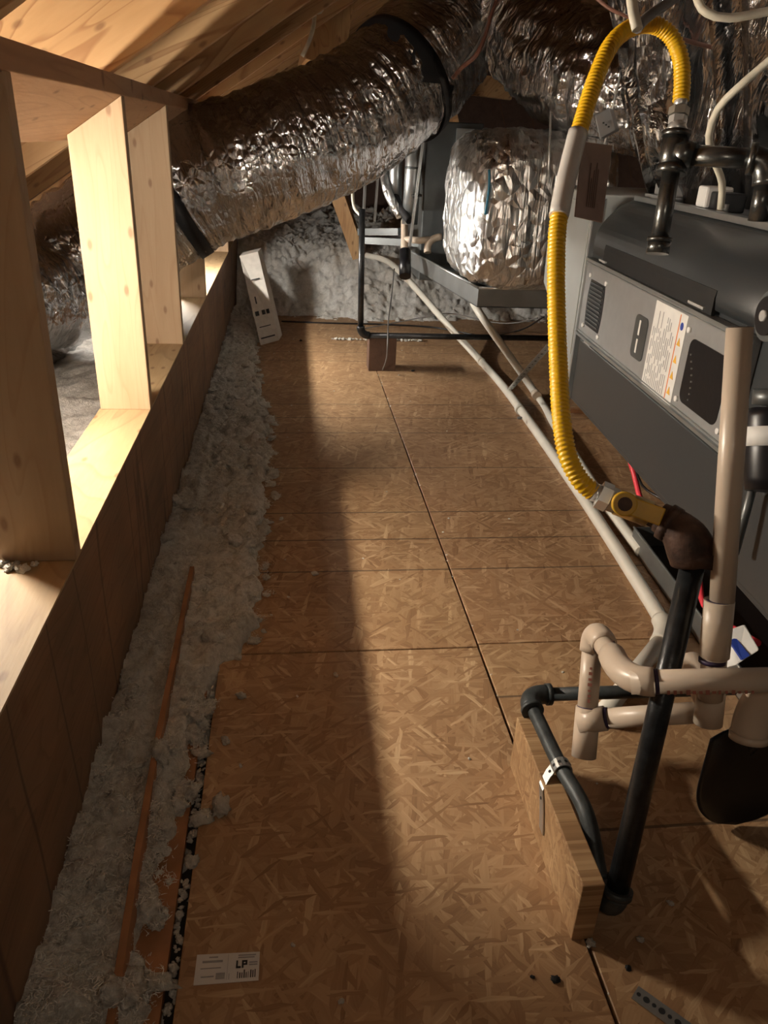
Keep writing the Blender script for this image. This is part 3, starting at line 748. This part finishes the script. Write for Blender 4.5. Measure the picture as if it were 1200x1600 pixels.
# rear black pipe
rp = thing('black_gas_pipe', 'thin black gas pipe rising from the wood block at the far end', 'pipe', Yp(563,527,4.25))
c0 = Yp(563,528,4.27); c1 = V((c0.x-.01, c0.y, .86)); c2 = Yp(862,534,4.27); c0.z = .205; c2.z = .205
MB().tube([c0+V((0,0,.03)), c1], .016, 14).build('upright', M['iron'], rp)
MB().tube([c0+V((.03,0,0)), c2], .016, 14).build('run', M['iron'], rp)
MB().tube(bez(c0+V((0,0,.05)), c0, c0+V((.05,0,0))), .022, 16).build('elbow', M['iron'], rp)
bk = MB().box((.515,4.34,.094), (.155,.12,.188))
single(bk, 'wood_block', M['dark_wood'], 'dark square wood block under the rear black pipe', 'wood block', (.515,4.34,0), bevel=.003)
# white condensate pipes on the floor
wp = thing('condensate_pipe', 'long white plastic drain pipe running along the floor to the front', 'pipe', Zp(900,760))
run = [D(572,399,5.75), D(605,408,5.65), D(640,440,5.3), D(700,508,4.95)]+[Zp(*q, .022) for q in ((752,565), (795,615), (900,762), (1000,915))]+[Zp(1043,985,.03)]
MB().tube(spline(run, .05), .021, 18).build('pipe_run', M['pvc_white'], wp)
e1 = Zp(1043,985,.03)
MB().tube(bez(Zp(1032,968,.03), e1, Zp(1030,1005,.03)), .026, 18).build('elbow', M['pvc_white'], wp)
MB().tube([Zp(1034,1000,.03), Zp(940,1118,.03)], .022, 18).build('front_leg', M['pvc_white'], wp)
for q in ((812,640), (752,565)): MB().ring(Zp(*q, .022), Zp(900,762,.022)-Zp(795,615,.022), .0235, .03).build('coupling', M['pvc_white'], wp)
q = Zp(812,653,.042); MB().tube([q-V((0,0,.004)), q+V((0,0,.004))], .012, 12).build('screw_head', M['cable_grey'], wp)
wp2 = thing('condensate_pipe', 'second pale drain pipe from the drain pan to beneath the furnace', 'pipe', Zp(880,690))
run = [D(740,474,4.05), D(760,505,3.95)]+[Zp(*q, .022) for q in ((835,612), (880,685), (945,785), (1002,862))]
MB().tube(spline(run, .05), .020, 16).build('pipe_run', M['pvc_white'], wp2)
MB().ring(Zp(838,617,.022), V((-.1,-1,0)), .024, .05).build('coupling', M['pvc'], wp2)

# near gas pipe on its block
gy0, gy1 = .81, 1.215
single(MB().box((.478,(gy0+gy1)/2,.0665), (.038,gy1-gy0,.133)), 'pipe_block', M['block'], 'upright board block carrying the near black pipe', 'wood block', (.478,1,0), bevel=.002)
gp = thing('black_gas_pipe', 'black iron gas pipe rising in the foreground beside the block', 'pipe', (.52,.81,0))
zP = .149
gE = V((.492,1.262,zP)); gN = V((.494,.86,.11)); gB = Zp(955,1432,.05); gT = D(1083,880,1.20)
gN = V((.519,.865,.072))
MB().tube(spline([gE+V((0,-.02,0)), V((.498,1.06,zP)), V((.5125,.95,.140)), gN], .01), .0145, 18).build('floor_run', M['iron_dust'], gp)
gR = Zp(1092,1096,zP)
MB().tube([gE+V((.02,0,0)), V((gR.x+.1, gE.y-.005, zP))], .0145, 18).build('cross_run', M['iron_dust'], gp)
el = MB().tube(bez(gE+V((.045,0,0)), gE+V((-.004,.006,0)), gE+V((-.002,-.045,0))), .0205, 18); el.ring(gE+V((.047,0,0)), V((1,0,0)), .0235, .010); el.ring(gE+V((-.002,-.047,0)), V((0,1,0)), .0235, .010)
el.build('elbow', M['iron_dust'], gp)
ud = (gT-gB).normalized()
el = MB().tube(bez(gN+V((0,.004,.006)), gB+V((0,.008,-.012)), gB+ud*.045, 12), .022, 18); el.ring(gN+V((0,.004,.006)), V((0,.8,.6)), .0255, .010); el.ring(gB+ud*.047, ud, .0255, .012)
el.build('elbow', M['iron_dust'], gp)
MB().tube([gB+ud*.03, gT], .0185, 20).build('riser', M['iron'], gp)
# pipe sealant rings
MB().ring(gT+ud*.004, ud, .0255, .008).build('sealant_ring', M['sleeve'], gp)
gJ = D(1080,838,1.19); gV = D(1030,808,1.215)
el = MB().tube(bez(gT, gJ+ud*.006, gV, 12), [.034,.035,.036,.036,.036,.035,.034,.032,.030,.028,.026,.025,.024], 20); el.ring(gT+ud*.010, ud, .037, .022); el.ring(D(1046,818,1.21), gV-gJ, .030, .016)
el.build('rusty_elbow', M['rust'], gp)
hv = thing('gas_valve', 'brass gas valve with yellow lever between hose and rusty elbow', 'valve', D(990,790,1.22))
v0, v1 = D(1042,816,1.21), D(938,773,1.225); vd = (v1-v0).normalized()
MB().tube([v0, D(1012,802,1.217)], .018, 6, smooth=False).build('nipple', M['rust'], hv)
MB().tube([D(1014,803,1.217), D(964,784,1.222)], .021, 20).build('valve_body', M['brass'], hv)
MB().tube([D(968,785,1.222), D(952,779,1.223)], .020, 6, smooth=False).build('union_nut', M['nickel'], hv)
MB().tube([D(952,779,1.223), D(936,772,1.225)], .023, 6, smooth=False).build('flare_nut', M['steel'], hv)
MB().tube([D(938,773,1.225), D(926,768,1.226)], .015, 16).build('hose_stub', M['steel'], hv)
lu = (CAM-D(990,790,1.2)).normalized(); lu = (lu-vd*lu.dot(vd)).normalized()
lv0, lv1 = D(975,787,1.195), D(1020,803,1.185)
lev = MB().box((lv0+lv1)/2, (.028,.010,(lv1-lv0).length+.03), look(lv1-lv0, lu)); lev.tube([lv0-lu*.012, lv0+lu*.012], .019, 20)
lv = lev.build('lever', M['yellow_lever'], hv, bevel=.002)
MB().tube([lv0+lu*.010, lv0+lu*.0135], .011, 16).build('lever_screw', M['rust'], lv)

# yellow hose
hose_pts = [D(927,769,1.226), D(905,748,1.225), D(886,708,1.23), D(877,650,1.25), D(873,580,1.28), D(870,500,1.31), D(869,420,1.33), D(872,350,1.345), D(885,280,1.36), D(905,205,1.375), D(930,125,1.39), D(955,70,1.40), D(985,44,1.42), D(1018,38,1.44), D(1047,55,1.45), D(1063,90,1.455), D(1066,125,1.455), D(1064,158,1.455)]
hp = spline(hose_pts, .0019)
ho = thing('gas_hose', 'corrugated yellow flexible gas hose arching up to the black drop pipe', 'hose', hose_pts[0])
acc = [0]
for a, c_ in zip(hp, hp[1:]): acc.append(acc[-1]+(c_-a).length)
MB().tube(hp, .015, 18, rfun=lambda i: .0146+.0013*math.sin(acc[i]*2*math.pi/.0072)).build('corrugated_tube', M['yellow'], ho)
tg = [D(873,338,1.348), D(885,280,1.36), D(903,207,1.375)]
MB().tube(spline(tg, .01), .0175, 20).build('grey_sleeve', M['sleeve'], ho)
tq = [D(898,338,1.352), D(910,222,1.378), D(956,228,1.41), D(940,348,1.385)]
nrm = (tq[1]-tq[0]).cross(tq[2]-tq[0]).normalized()*.0015
tgo = MB().hexa([q-nrm for q in tq], [q+nrm for q in tq]).build('warning_tag', M['tag_shaded'], ho)
for i in range(5):
    a = tq[0].lerp(tq[3], .35+.07*i); c_ = tq[1].lerp(tq[2], .35+.07*i)
    p, q = a.lerp(c_, .15), a.lerp(c_, .15+.6*rnd.uniform(.6,1)); s = (tq[3]-tq[0]).normalized()*.0012
    nn = nrm.normalized()*(1 if nrm.dot(CAM-tq[0]) > 0 else -1)
    MB().add([p-s+nn*.002, p+s+nn*.002, q+s+nn*.002, q-s+nn*.002], [(0,1,2,3)]).build('tag_lettering', M['dark_wood'], tgo)
# upper gas drop
ug = thing('gas_drop_leg', 'black iron tee with capped drop leg below the yellow hose', 'pipe', D(1028,390,1.50))
t0, t1, t2, t3 = D(1064,158,1.455), D(1058,195,1.46), D(1050,260,1.47), D(1029,385,1.50)
dn = (t3-t2).normalized()
MB().tube([t0+(t0-t1)*.2, t0.lerp(t1,.3)], .012, 16).build('hose_stub', M['steel'], ug)
MB().tube([D(1062,168,1.456), D(1060,180,1.458)], .019, 6, smooth=False).build('flare_nut', M['nickel'], ug)
MB().tube([D(1060,182,1.458), D(1058,194,1.46)], .017, 6, smooth=False).build('bright_nut', M['steel'], ug)
MB().tube([D(1058,194,1.46), D(1057,208,1.46)], [.016,.021], 18).build('reducer', M['steel'], ug)
tee = MB().tube([D(1057,206,1.46), t2+dn*.012], .0245, 22); tee.ring(D(1057,210,1.46), dn, .0265, .010); tee.ring(t2+dn*.006, dn, .0275, .016)
tee.tube([D(1055,238,1.463), D(1085,243,1.45)], .0235, 20)
tee.build('tee', M['iron_lit'], ug)
MB().tube([D(1075,242,1.452), D(1200,250,1.42)], .0185, 18).build('branch', M['iron_lit'], ug)
elb = MB().tube(bez(D(1172,248,1.43), D(1204,250,1.42), D(1196,292,1.43)), .024, 18); elb.ring(D(1175,248,1.43), D(1200,250,1.42)-D(1172,248,1.43), .028, .012)
elb.build('elbow', M['iron_lit'], ug)
MB().tube([D(1196,285,1.43), D(1184,345,1.46)], .018, 18).build('branch_drop', M['iron_lit'], ug)
MB().tube([t2, t3], .0165, 20).build('drop_leg', M['iron_lit'], ug)
cap = MB().tube([t3-dn*.012, t3+dn*.014], .0215, 20); cap.ring(t3-dn*.012, dn, .0235, .008)
cap.build('end_cap', M['iron_lit'], ug)

# cream PVC assembly
pv = thing('drain_assembly', 'cream plastic drain pipe assembly with tee in the right foreground', 'pipe', D(908,1190,1.42))
R1, R2 = .0185, .0225
Ab, At = D(912,1182,1.42), D(927,992,1.42); Am = Ab.lerp(At, .36); ad = (At-Ab).normalized()
Ub, Ue = D(985,1066,1.19), D(1225,1062,1.13); Lo0, Lo1 = D(905,1128,1.42), D(1110,1112,1.33)
MB().tube([Ab, D(919,1105,1.42)], R2, 22).build('tee_body', M['pvc'], pv)
MB().tube([D(905,1128,1.42), D(946,1122,1.40)], R2, 22).build('tee_branch', M['pvc'], pv)
MB().tube([D(917,1120,1.42), At-ad*.02], R1, 20).build('stub', M['pvc'], pv)
MB().tube([D(940,1123,1.405), Lo1], R1, 20).build('lower_run', M['pvc'], pv)
MB().tube(bez(At-ad*.03, At+ad*.022, D(945,1008,1.37), 10), R2, 22).build('elbow', M['pvc'], pv)
MB().tube([D(940,1004,1.385), D(958,1028,1.29)], R1*.95, 20).build('link', M['pvc'], pv)
MB().tube(bez(D(956,1024,1.30), Ub+(Ub-Ue).normalized()*.012, Ub+(Ue-Ub).normalized()*.035, 12), R2, 22).build('elbow', M['pvc'], pv)
MB().tube([Ub, Ue], R1, 20).build('upper_run', M['pvc'], pv)
Bt, Bb = D(1156,512,1.10), D(1107,1118,1.22); bd = (Bt-Bb).normalized()
MB().tube([D(1128,940,1.18), Bt], R1, 22).build('vent_stub', M['pvc'], pv)
MB().tube([Bt+bd*.0005, Bt+bd*.001], R1*.82, 20).build('pipe_bore', M['dark_wood'], pv)
MB().tube([D(1124,938,1.18), D(1116,1025,1.20)], R2, 22).build('coupling', M['pvc'], pv)
MB().tube([D(1117,1020,1.20), D(1110,1090,1.225)], R1*1.03, 22).build('nipple', M['pvc'], pv)
MB().tube([D(1112,1070,1.24), D(1106,1130,1.255)], R2, 22).build('tee_foot', M['pvc'], pv)
MB().tube([D(1108,1100,1.3), D(1080,1035,1.42)], R2, 20).build('back_arm', M['pvc'], pv)
for q, d, r in ((D(943,1007,1.372), D(958,1028,1.29)-D(940,1004,1.385), R1*1.06), (Ub+(Ue-Ub).normalized()*.038, Ue-Ub, R1*1.07), (D(919,1106,1.42), ad, R1*1.06), (D(1113,1032,1.202), bd, R1*1.1), (D(948,1122,1.40), Lo1-Lo0, R1*1.05), (D(1124,941,1.18), bd, R1*1.05)):
    MB().ring(q, d, r, .006).build('primer_ring', M['primer'], pv)
# print on the pipes
def pipe_print(p0, p1, toward, r, n, name='pipe_lettering'):
    d = (p1-p0).normalized(); o_ = (toward-p0); o_ = (o_-d*o_.dot(d)).normalized(); s = d.cross(o_)
    mb = MB(); L_ = (p1-p0).length
    for i in range(n):
        c = p0+d*(L_*i/n)+o_*(r+.0004); w_ = L_/n*rnd.uniform(.35,.7); h_ = .004*rnd.uniform(.5,1)
        mb.add([c-s*h_, c+d*w_-s*h_, c+d*w_+s*h_, c+s*h_], [(0,1,2,3)])
    mb.build(name, M['print_red'], pv)
pipe_print(D(1040,1074,1.17), D(1180,1073,1.14), CAM+V((0,0,-.55)), R1, 14)
pipe_print(D(920,1095,1.42), D(924,1035,1.42), CAM, R1, 7)
# second capped elbow at right
ce = thing('capped_elbow', 'cream plastic elbow poking out at the right edge', 'pipe', D(1175,1150,1.25))
MB().tube(bez(D(1225,1080,1.2), D(1178,1085,1.24), D(1170,1150,1.25), 10), .0285, 22).build('bend', M['pvc'], ce)
e_ = D(1170,1150,1.25); MB().ring(e_, e_-D(1178,1085,1.24), .030, .012).build('rim', M['pvc'], ce)

# shovel blade
sb = thing('shovel_blade', 'black rounded shovel blade standing on the boards under the plastic pipes', 'shovel', Zp(1140,1290))
P0 = Zp(1140,1288,.004); ux = V((1,.05,0)).normalized(); uz = (V((.0,.12,1))).normalized(); un = ux.cross(uz)
vs_, fs = [], []; nu, nv = 20, 24; Wd, Hh = .118, .235
for j in range(nv+1):
    t = j/nv; z = Hh*t; hw = Wd*math.sqrt(max(0, 1-(1-min(1, t/.58))**2)) if t < .58 else Wd
    hw = max(hw, .004)
    for i in range(nu+1):
        u = -1+2*i/nu; x = u*hw; dish = .034*((x/Wd)**2)*(.4+.6*t)
        vs_.append(P0+ux*(x+.012)+uz*z-un*(-dish))
for j in range(nv):
    for i in range(nu): a = j*(nu+1)+i; fs.append((a, a+1, a+nu+2, a+nu+1))
o = MB().add(vs_, fs, True).build('blade', M['black'], sb); md = o.modifiers.new('t', 'SOLIDIFY'); md.thickness = .003
MB().tube([P0+ux*.012+uz*.235+un*.004, P0+ux*.012+uz*.14-un*.012], [.020,.008], 16).build('socket', M['black'], sb)

# pan under furnace
fpn = thing('furnace_pan', 'shallow metal safety pan on the floor under the furnace', 'drain pan', (1.4,1.6,0))
pa = V((1.125,2.172,.075)); pb = V((1.055,.95,.075)); pc = V((2.0,2.172,.075)); pd = V((2.0,.95,.075)); Hp = V((0,0,-.073))
for a, c_ in ((pa, pb), (pc, pa), (pb, pd)): wallq(a, c_, 'pan_side', M['galv'], fpn, .004, Hp)
MB().prism([q+Hp for q in (pa, pc, pd, pb)], (0,0,.003)).build('pan_bottom', M['black'], fpn)  # bottom coloured black for the shadow inside the pan
MB().tube([pa, pb], .004, 8).build('rolled_rim', M['galv'], fpn)
# black canister with label at the right edge
cn = thing('black_canister', 'black cylinder with white label at the furnace near end', 'canister', D(1205,760,1.30))
MB().tube([D(1203,768,1.32), D(1205,745,1.32), D(1207,650,1.31), D(1208,642,1.31)], [.040,.044,.044,.040], 28).build('body', M['black'], cn)
MB().tube([D(1206,697,1.315), D(1207,667,1.313)], .0462, 28).build('white_label', M['paper'], cn)
MB().tube([D(1208,646,1.31), D(1209,615,1.30)], [.022,.018], 18).build('neck', M['galv_dark'], cn)
MB().tube([D(1207,632,1.305), D(1209,608,1.30)], [.032,.032], 18).build('collar', M['galv_dark'], cn)
rod([D(1178,755,1.42), D(1148,865,1.47)], .008, M['galv_dark'], 'support_bar', 'grey metal bar slanting down behind the vertical plastic pipe', 'bar')

# ================================================================== SMALL THINGS
# leaning carton
bx = thing('carton', 'tall white carton leaning against the beam at the far left', 'box', Zp(415,538))
b0, b1 = Zp(407,540), Zp(436,532); tl, tr_ = D(374,400,5.0), D(403,393,5.05)
dep = V((.02,.11,.01))
MB().hexa([b0, b1, tr_, tl], [b0+dep, b1+dep, tr_+dep, tl+dep]).build('carton_body', M['carton'], bx, bevel=.003)
nn = (b1-b0).cross(tl-b0).normalized(); nn = nn if nn.dot(CAM-b0) > 0 else -nn
def on_carton(u0, u1, v0_, v1_):
    f_ = lambda u, v: b0.lerp(b1, u).lerp(tl.lerp(tr_, u), v)+nn*.0022
    return MB().add([f_(u0,v0_), f_(u1,v0_), f_(u1,v1_), f_(u0,v1_)], [(0,1,2,3)])
for u0, u1, v0_, v1_ in ((.1,.85,.06,.075), (.15,.75,.18,.19), (.1,.3,.31,.36), (.45,.62,.31,.36), (.7,.85,.31,.36), (.25,.32,.44,.52), (.3,.75,.70,.712)):
    on_carton(u0, u1, v0_, v1_).build('carton_print', M['ink'], bx)
# product sticker on the floor
st = thing('floor_sticker', 'white maker sticker with black letters stuck on the near board', 'sticker', Zp(355,1515))
q00, q10, q11, q01 = [Zp(*q, .0006) for q in ((302,1540), (404,1532), (406,1487), (308,1492))]
sm_ = lambda u, v, h=.0006: q00.lerp(q10, u).lerp(q01.lerp(q11, u), v)*1+V((0,0,h-.0006))
def srect(u0, u1, v0_, v1_, h): return MB().hexa([sm_(u0,v0_,h), sm_(u1,v0_,h), sm_(u1,v1_,h), sm_(u0,v1_,h)], [sm_(u0,v0_,h+.0004), sm_(u1,v0_,h+.0004), sm_(u1,v1_,h+.0004), sm_(u0,v1_,h+.0004)])
s_ = srect(0, 1, 0, 1, .0005).build('sticker_sheet', M['paper'], st)
ink = []
def letter(u, v, w_, h_, ch):
    T_ = .028
    if ch == 'L': rects = [(0, .36, 0, 1), (0, 1, 0, .24)]
    else: rects = [(0, .34, 0, 1), (0, 1, .78, 1), (0, 1, .38, .58), (.68, 1, .38, 1)]
    for a, c_, d_, e_ in rects: srect(u+w_*a, u+w_*c_, v+h_*d_, v+h_*e_, .0012).build('letter_'+ch.lower(), M['ink'], st)
letter(.635, .46, .075, .26, 'L'); letter(.725, .46, .085, .26, 'P')
for u0, u1, v0_, v1_ in ((.10,.42,.70,.77), (.20,.34,.86,.90), (.08,.40,.50,.53), (.10,.30,.22,.26), (.66,.94,.88,.92), (.66,.92,.80,.84), (.84,.97,.62,.66), (.84,.97,.54,.58), (.5,.505,.1,.95), (.53,.54,.1,.3)):
    srect(u0, u1, v0_, v1_, .0012).build('fine_print', M['ink_grey'], st)
for i in range(9): srect(.66+i*.034, .66+i*.034+rnd.uniform(.008,.02), .12, .40-.1*rnd.random(), .0012).build('code_bar', M['ink'], st)
srect(.33, .47, .14, .34, .0012).build('grey_stamp', M['ink_grey'], st)
# perforated strap pieces
def perf(p0, p1, wdt, name, label, par=None, n=6, up=V((0,0,1))):
    t = thing(name, label, 'metal strap', p0)
    d = p1-p0; L_ = d.length; d.normalize(); s = up.cross(d).normalized(); u = d.cross(s)
    MB().box((p0+p1)/2, (wdt,.0015,L_), basis(s, u, d)).build('plate', M['galv'], t)
    for i in range(n):
        c = p0+d*L_*(i+.5)/n
        MB().tube([c-u*.0012, c+u*.0012], wdt*(.20 if i % 2 else .13), 12).build('hole', M['black_matte'], t)
    return t
perf(Zp(992,1550,.004), Zp(1078,1612,.004), .026, 'perforated_strap', 'short perforated steel strip lying at the bottom right of the floor', n=7)
perf(D(797,608,3.95), D(860,538,3.2), .03, 'perforated_strap', 'perforated steel strap slanting up from the white pipe to the cabinet', n=14)
# strap over near pipe
sp = thing('pipe_strap', 'perforated grey strap looped over the near black pipe and block', 'metal strap', (.47,1.03,.1))
cs = V((.4985,1.05,zP)); pts_ = [cs+V((.0175*math.cos(a), 0, .0175*math.sin(a))) for a in [math.radians(-20+i*20) for i in range(11)]]
pts_ += [V((.472,1.045,.140)), V((.4565,1.03,.125)), V((.4565,1.01,.09)), V((.4565,.995,.05))]
mb = MB()
for p, q in zip(pts_, pts_[1:]):
    d = (q-p).normalized(); s = V((0,.011,0)); u = d.cross(V((0,1,0)))*.0012
    mb.hexa([p-s-u, p+s-u, p+s+u, p-s+u], [q-s-u, q+s-u, q+s+u, q-s+u])
mb.build('band', M['galv'], sp)
for a, c_ in zip(pts_[2::2], pts_[3::2]):
    c = (a+c_)/2; d = (c_-a).normalized(); u = d.cross(V((0,1,0)))
    MB().tube([c-u*.002, c+u*.002], .0032, 10).build('hole', M['black_matte'], sp)
# wires
def wire(pts_, r, mat, name, label, group=None):
    return single(MB().tube(spline(pts_, .02), r, 8), name, M[mat], label, 'wire', pts_[0], group)
wire([D(975,690,2.15), D(990,738,2.15), D(1005,790,2.1), D(1040,835,2.0), D(1060,862,1.95), D(1090,900,1.9), D(1100,945,1.85), D(1140,978,1.75), D(1185,1005,1.65)], .0075, 'cable_red', 'red_wire', 'bright pink red wire drooping below the furnace edge')
wire([D(990,715,2.1), D(1003,758,2.1), D(1040,785,2.05), D(1075,825,1.95), D(1095,860,1.9)], .0035, 'black', 'thin_wire', 'thin black wire hanging below the furnace beside the red one')
wire([Zp(440,502,.005), Zp(520,505,.005), Zp(600,507,.005), Zp(680,512,.005), Zp(760,525,.006), Zp(815,515,.02), D(850,495,4.6)], .006, 'black', 'thermostat_wire', 'thin dark wire lying across the far floor')
wire([D(840,497,4.4), D(800,505,4.6), D(760,502,4.8), D(700,490,5.2), D(640,500,5.4), D(560,515,5.3)], .004, 'cable_grey', 'thermostat_wire', 'thin grey wire trailing below the drain pan')
wire([Zp(598,578,.01), D(604,560,4.25), D(606,530,4.2), D(607,500,4.4), D(612,460,5.0), D(616,420,5.3)], .004, 'cable_grey', 'thin_wire', 'thin grey wire hanging down over the dark wood block')
wire([D(555,270,4.4), D(551,300,4.35), D(554,325,4.3), D(565,338,4.28)], .009, 'cable_white', 'white_cable', 'short white cable looping into the rear black pipe top')
wire([D(1215,85,1.5), D(1190,105,1.52), D(1150,140,1.55), D(1122,170,1.6), D(1108,210,1.65), D(1114,245,1.7), D(1128,285,1.76), D(1126,326,1.8)], .008, 'cable_white', 'white_cable', 'thick cream cable curving down to the box on the furnace')
wire([D(1085,-20,1.6), D(1092,5,1.6), D(1105,20,1.6), D(1140,28,1.6), D(1215,15,1.6)], .009, 'cable_white', 'white_cable', 'cream cable crossing the top right corner')
wire([D(985,-20,1.15), D(990,20,1.15), D(996,46,1.15)], .008, 'cable_white', 'cable_end', 'cream cable end hanging over the yellow hose top')
wire([D(996,44,1.16), D(1010,28,1.2), D(1050,0,1.25), D(1090,-30,1.3)], .008, 'cable_grey', 'grey_cable', 'dark cable running up from the hose top')
wire([D(1060,60,1.7), D(1120,75,1.9), D(1210,85,1.9)], .005, 'cable_brown', 'brown_wire', 'thin brown wire across the foil at the right')
wire([D(785,-20,2.8), D(768,20,2.8), D(760,50,2.8), D(745,85,2.8), D(722,105,2.85), D(708,122,2.9)], .008, 'cable_brown', 'brown_wire', 'brown twisted wire hanging in front of the upper duct')
wire([D(775,-20,2.8), D(764,30,2.8), D(752,60,2.8), D(742,78,2.8), D(726,98,2.85)], .006, 'cable_grey', 'grey_wire', 'grey wire twisted beside the brown one')
wire([D(925,-10,1.9), D(950,12,1.9), D(985,28,1.9)], .004, 'cable_brown', 'brown_wire', 'thin dark brown wire above the hose bend')
# lumber in view
def lumber(p0, p1, wx, wy, name, label, mat='brace', rz=0.0, group=None):
    d = V(p1)-V(p0)
    R = look(d) @ Matrix.Rotation(rz, 3, 'Z')
    return single(MB().box((V(p0)+V(p1))/2, (wx, wy, d.length), R), name, M[mat], label, 'lumber', p0, group, bevel=.002)
lumber(D(500,110,4.0), D(535,-120,3.9), .20, .17, 'roof_brace', 'pale roof brace coming down behind the big duct with cable', rz=.75)
lumber(Yp(520,280,6.1), Yp(562,400,6.1), .15, .10, 'diagonal_brace', 'orange wood brace rising from the far insulation', rz=.15)
lumber(Yp(700,128,6.5), Yp(800,140,6.5), .14, .05, 'collar_board', 'brown board across the dark gap between ducts', 'rafter', rz=1.5)
lumber(Yp(712,205,6.3), Yp(700,140,6.3), .12, .05, 'strut_board', 'upright brown board in the dark gap between ducts', 'rafter')
wire([D(478,-10,3.7), D(485,14,3.68), D(500,16,3.68), D(505,-2,3.7)], .016, 'cable_white', 'cable_loop', 'white cable loop hung on the roof brace')
wire([D(492,14,3.7), D(490,40,3.7), D(483,65,3.72), D(472,88,3.75)], .010, 'cable_white', 'white_cable', 'white cable running down the roof brace')
# wood scraps under the furnace
def scrap(px, py, sx, sy, sz, a, label, mat):
    p = Zp(px, py); single(MB().box(p+V((0,0,sz/2)), (sx,sy,sz), rotz(a)), 'wood_scrap', M[mat], label, 'wood scrap', p, bevel=.002)
scrap(948,672, .16,.06,.03, -.4, 'yellow brown wood scrap on the floor beyond the furnace', 'block')
scrap(920,645, .20,.03,.02, -.1, 'reddish wood sliver on the floor near the coil cabinet', 'board_strip')
p = Zp(978,690); t_ = clumps([(p+V((rnd.uniform(-.07,.07), rnd.uniform(-.1,.1), .025)), rnd.uniform(.025,.04)) for i in range(9)])
single(t_, 'insulation_clumps', M['fluff_far'], 'white insulation scraps under the far furnace corner', 'insulation', p, kind='stuff')
# parts packet beside the pan
pk = thing('parts_packet', 'blue and white plastic packet beside the pink wire', 'packet', D(1160,1040,1.6))
a = [D(1138,985,1.62), D(1165,975,1.62), D(1188,1015,1.55), D(1150,1040,1.55)]
MB().hexa(a, [q+V((.0,.03,-.03)) for q in a]).build('packet', M['white'], pk, bevel=.004)
a = [D(1139,1000,1.60), D(1150,997,1.60), D(1172,1024,1.545), D(1160,1031,1.545)]
MB().hexa(a, [q+V((.0,.004,-.004)) for q in a]).build('blue_stripe', M['blue'], pk)
# small wall thermostat like box in front of foil
cb = thing('control_box', 'small pale grey control box tilted against the foil by the hose', 'electrical box', D(945,190,2.0))
a = [D(929,180,2.0), D(952,168,2.0), D(962,203,2.0), D(937,217,2.0)]
MB().hexa(a, [q+V((.03,.05,0)) for q in a]).build('case', M['panel_grey'], cb, bevel=.003)
for i in range(3):
    c = D(943+i*4, 192+i*3, 1.995); MB().box(c, (.004,.003,.004)).build('terminal', M['ink'], cb)
# dark chips on the floor
CL = ['black chip near the bottom seam, larger of two', 'tiny black chip left of the larger one near the bottom', 'dark speck right of the bottom seam', 'dark chip beside the far wood block', 'dark chip on the far boards by the carton']
for ci, (px, py, r) in enumerate(((868,1532,.008), (832,1527,.004), (982,1514,.005), (645,580,.010), (470,533,.012))):
    p = Zp(px, py); t_ = clumps([(p+V((0,0,r*.3)), r)])
    single(t_, 'dark_chip', M['black_matte'], CL[ci], 'debris', p, 'dark chips on the floor')
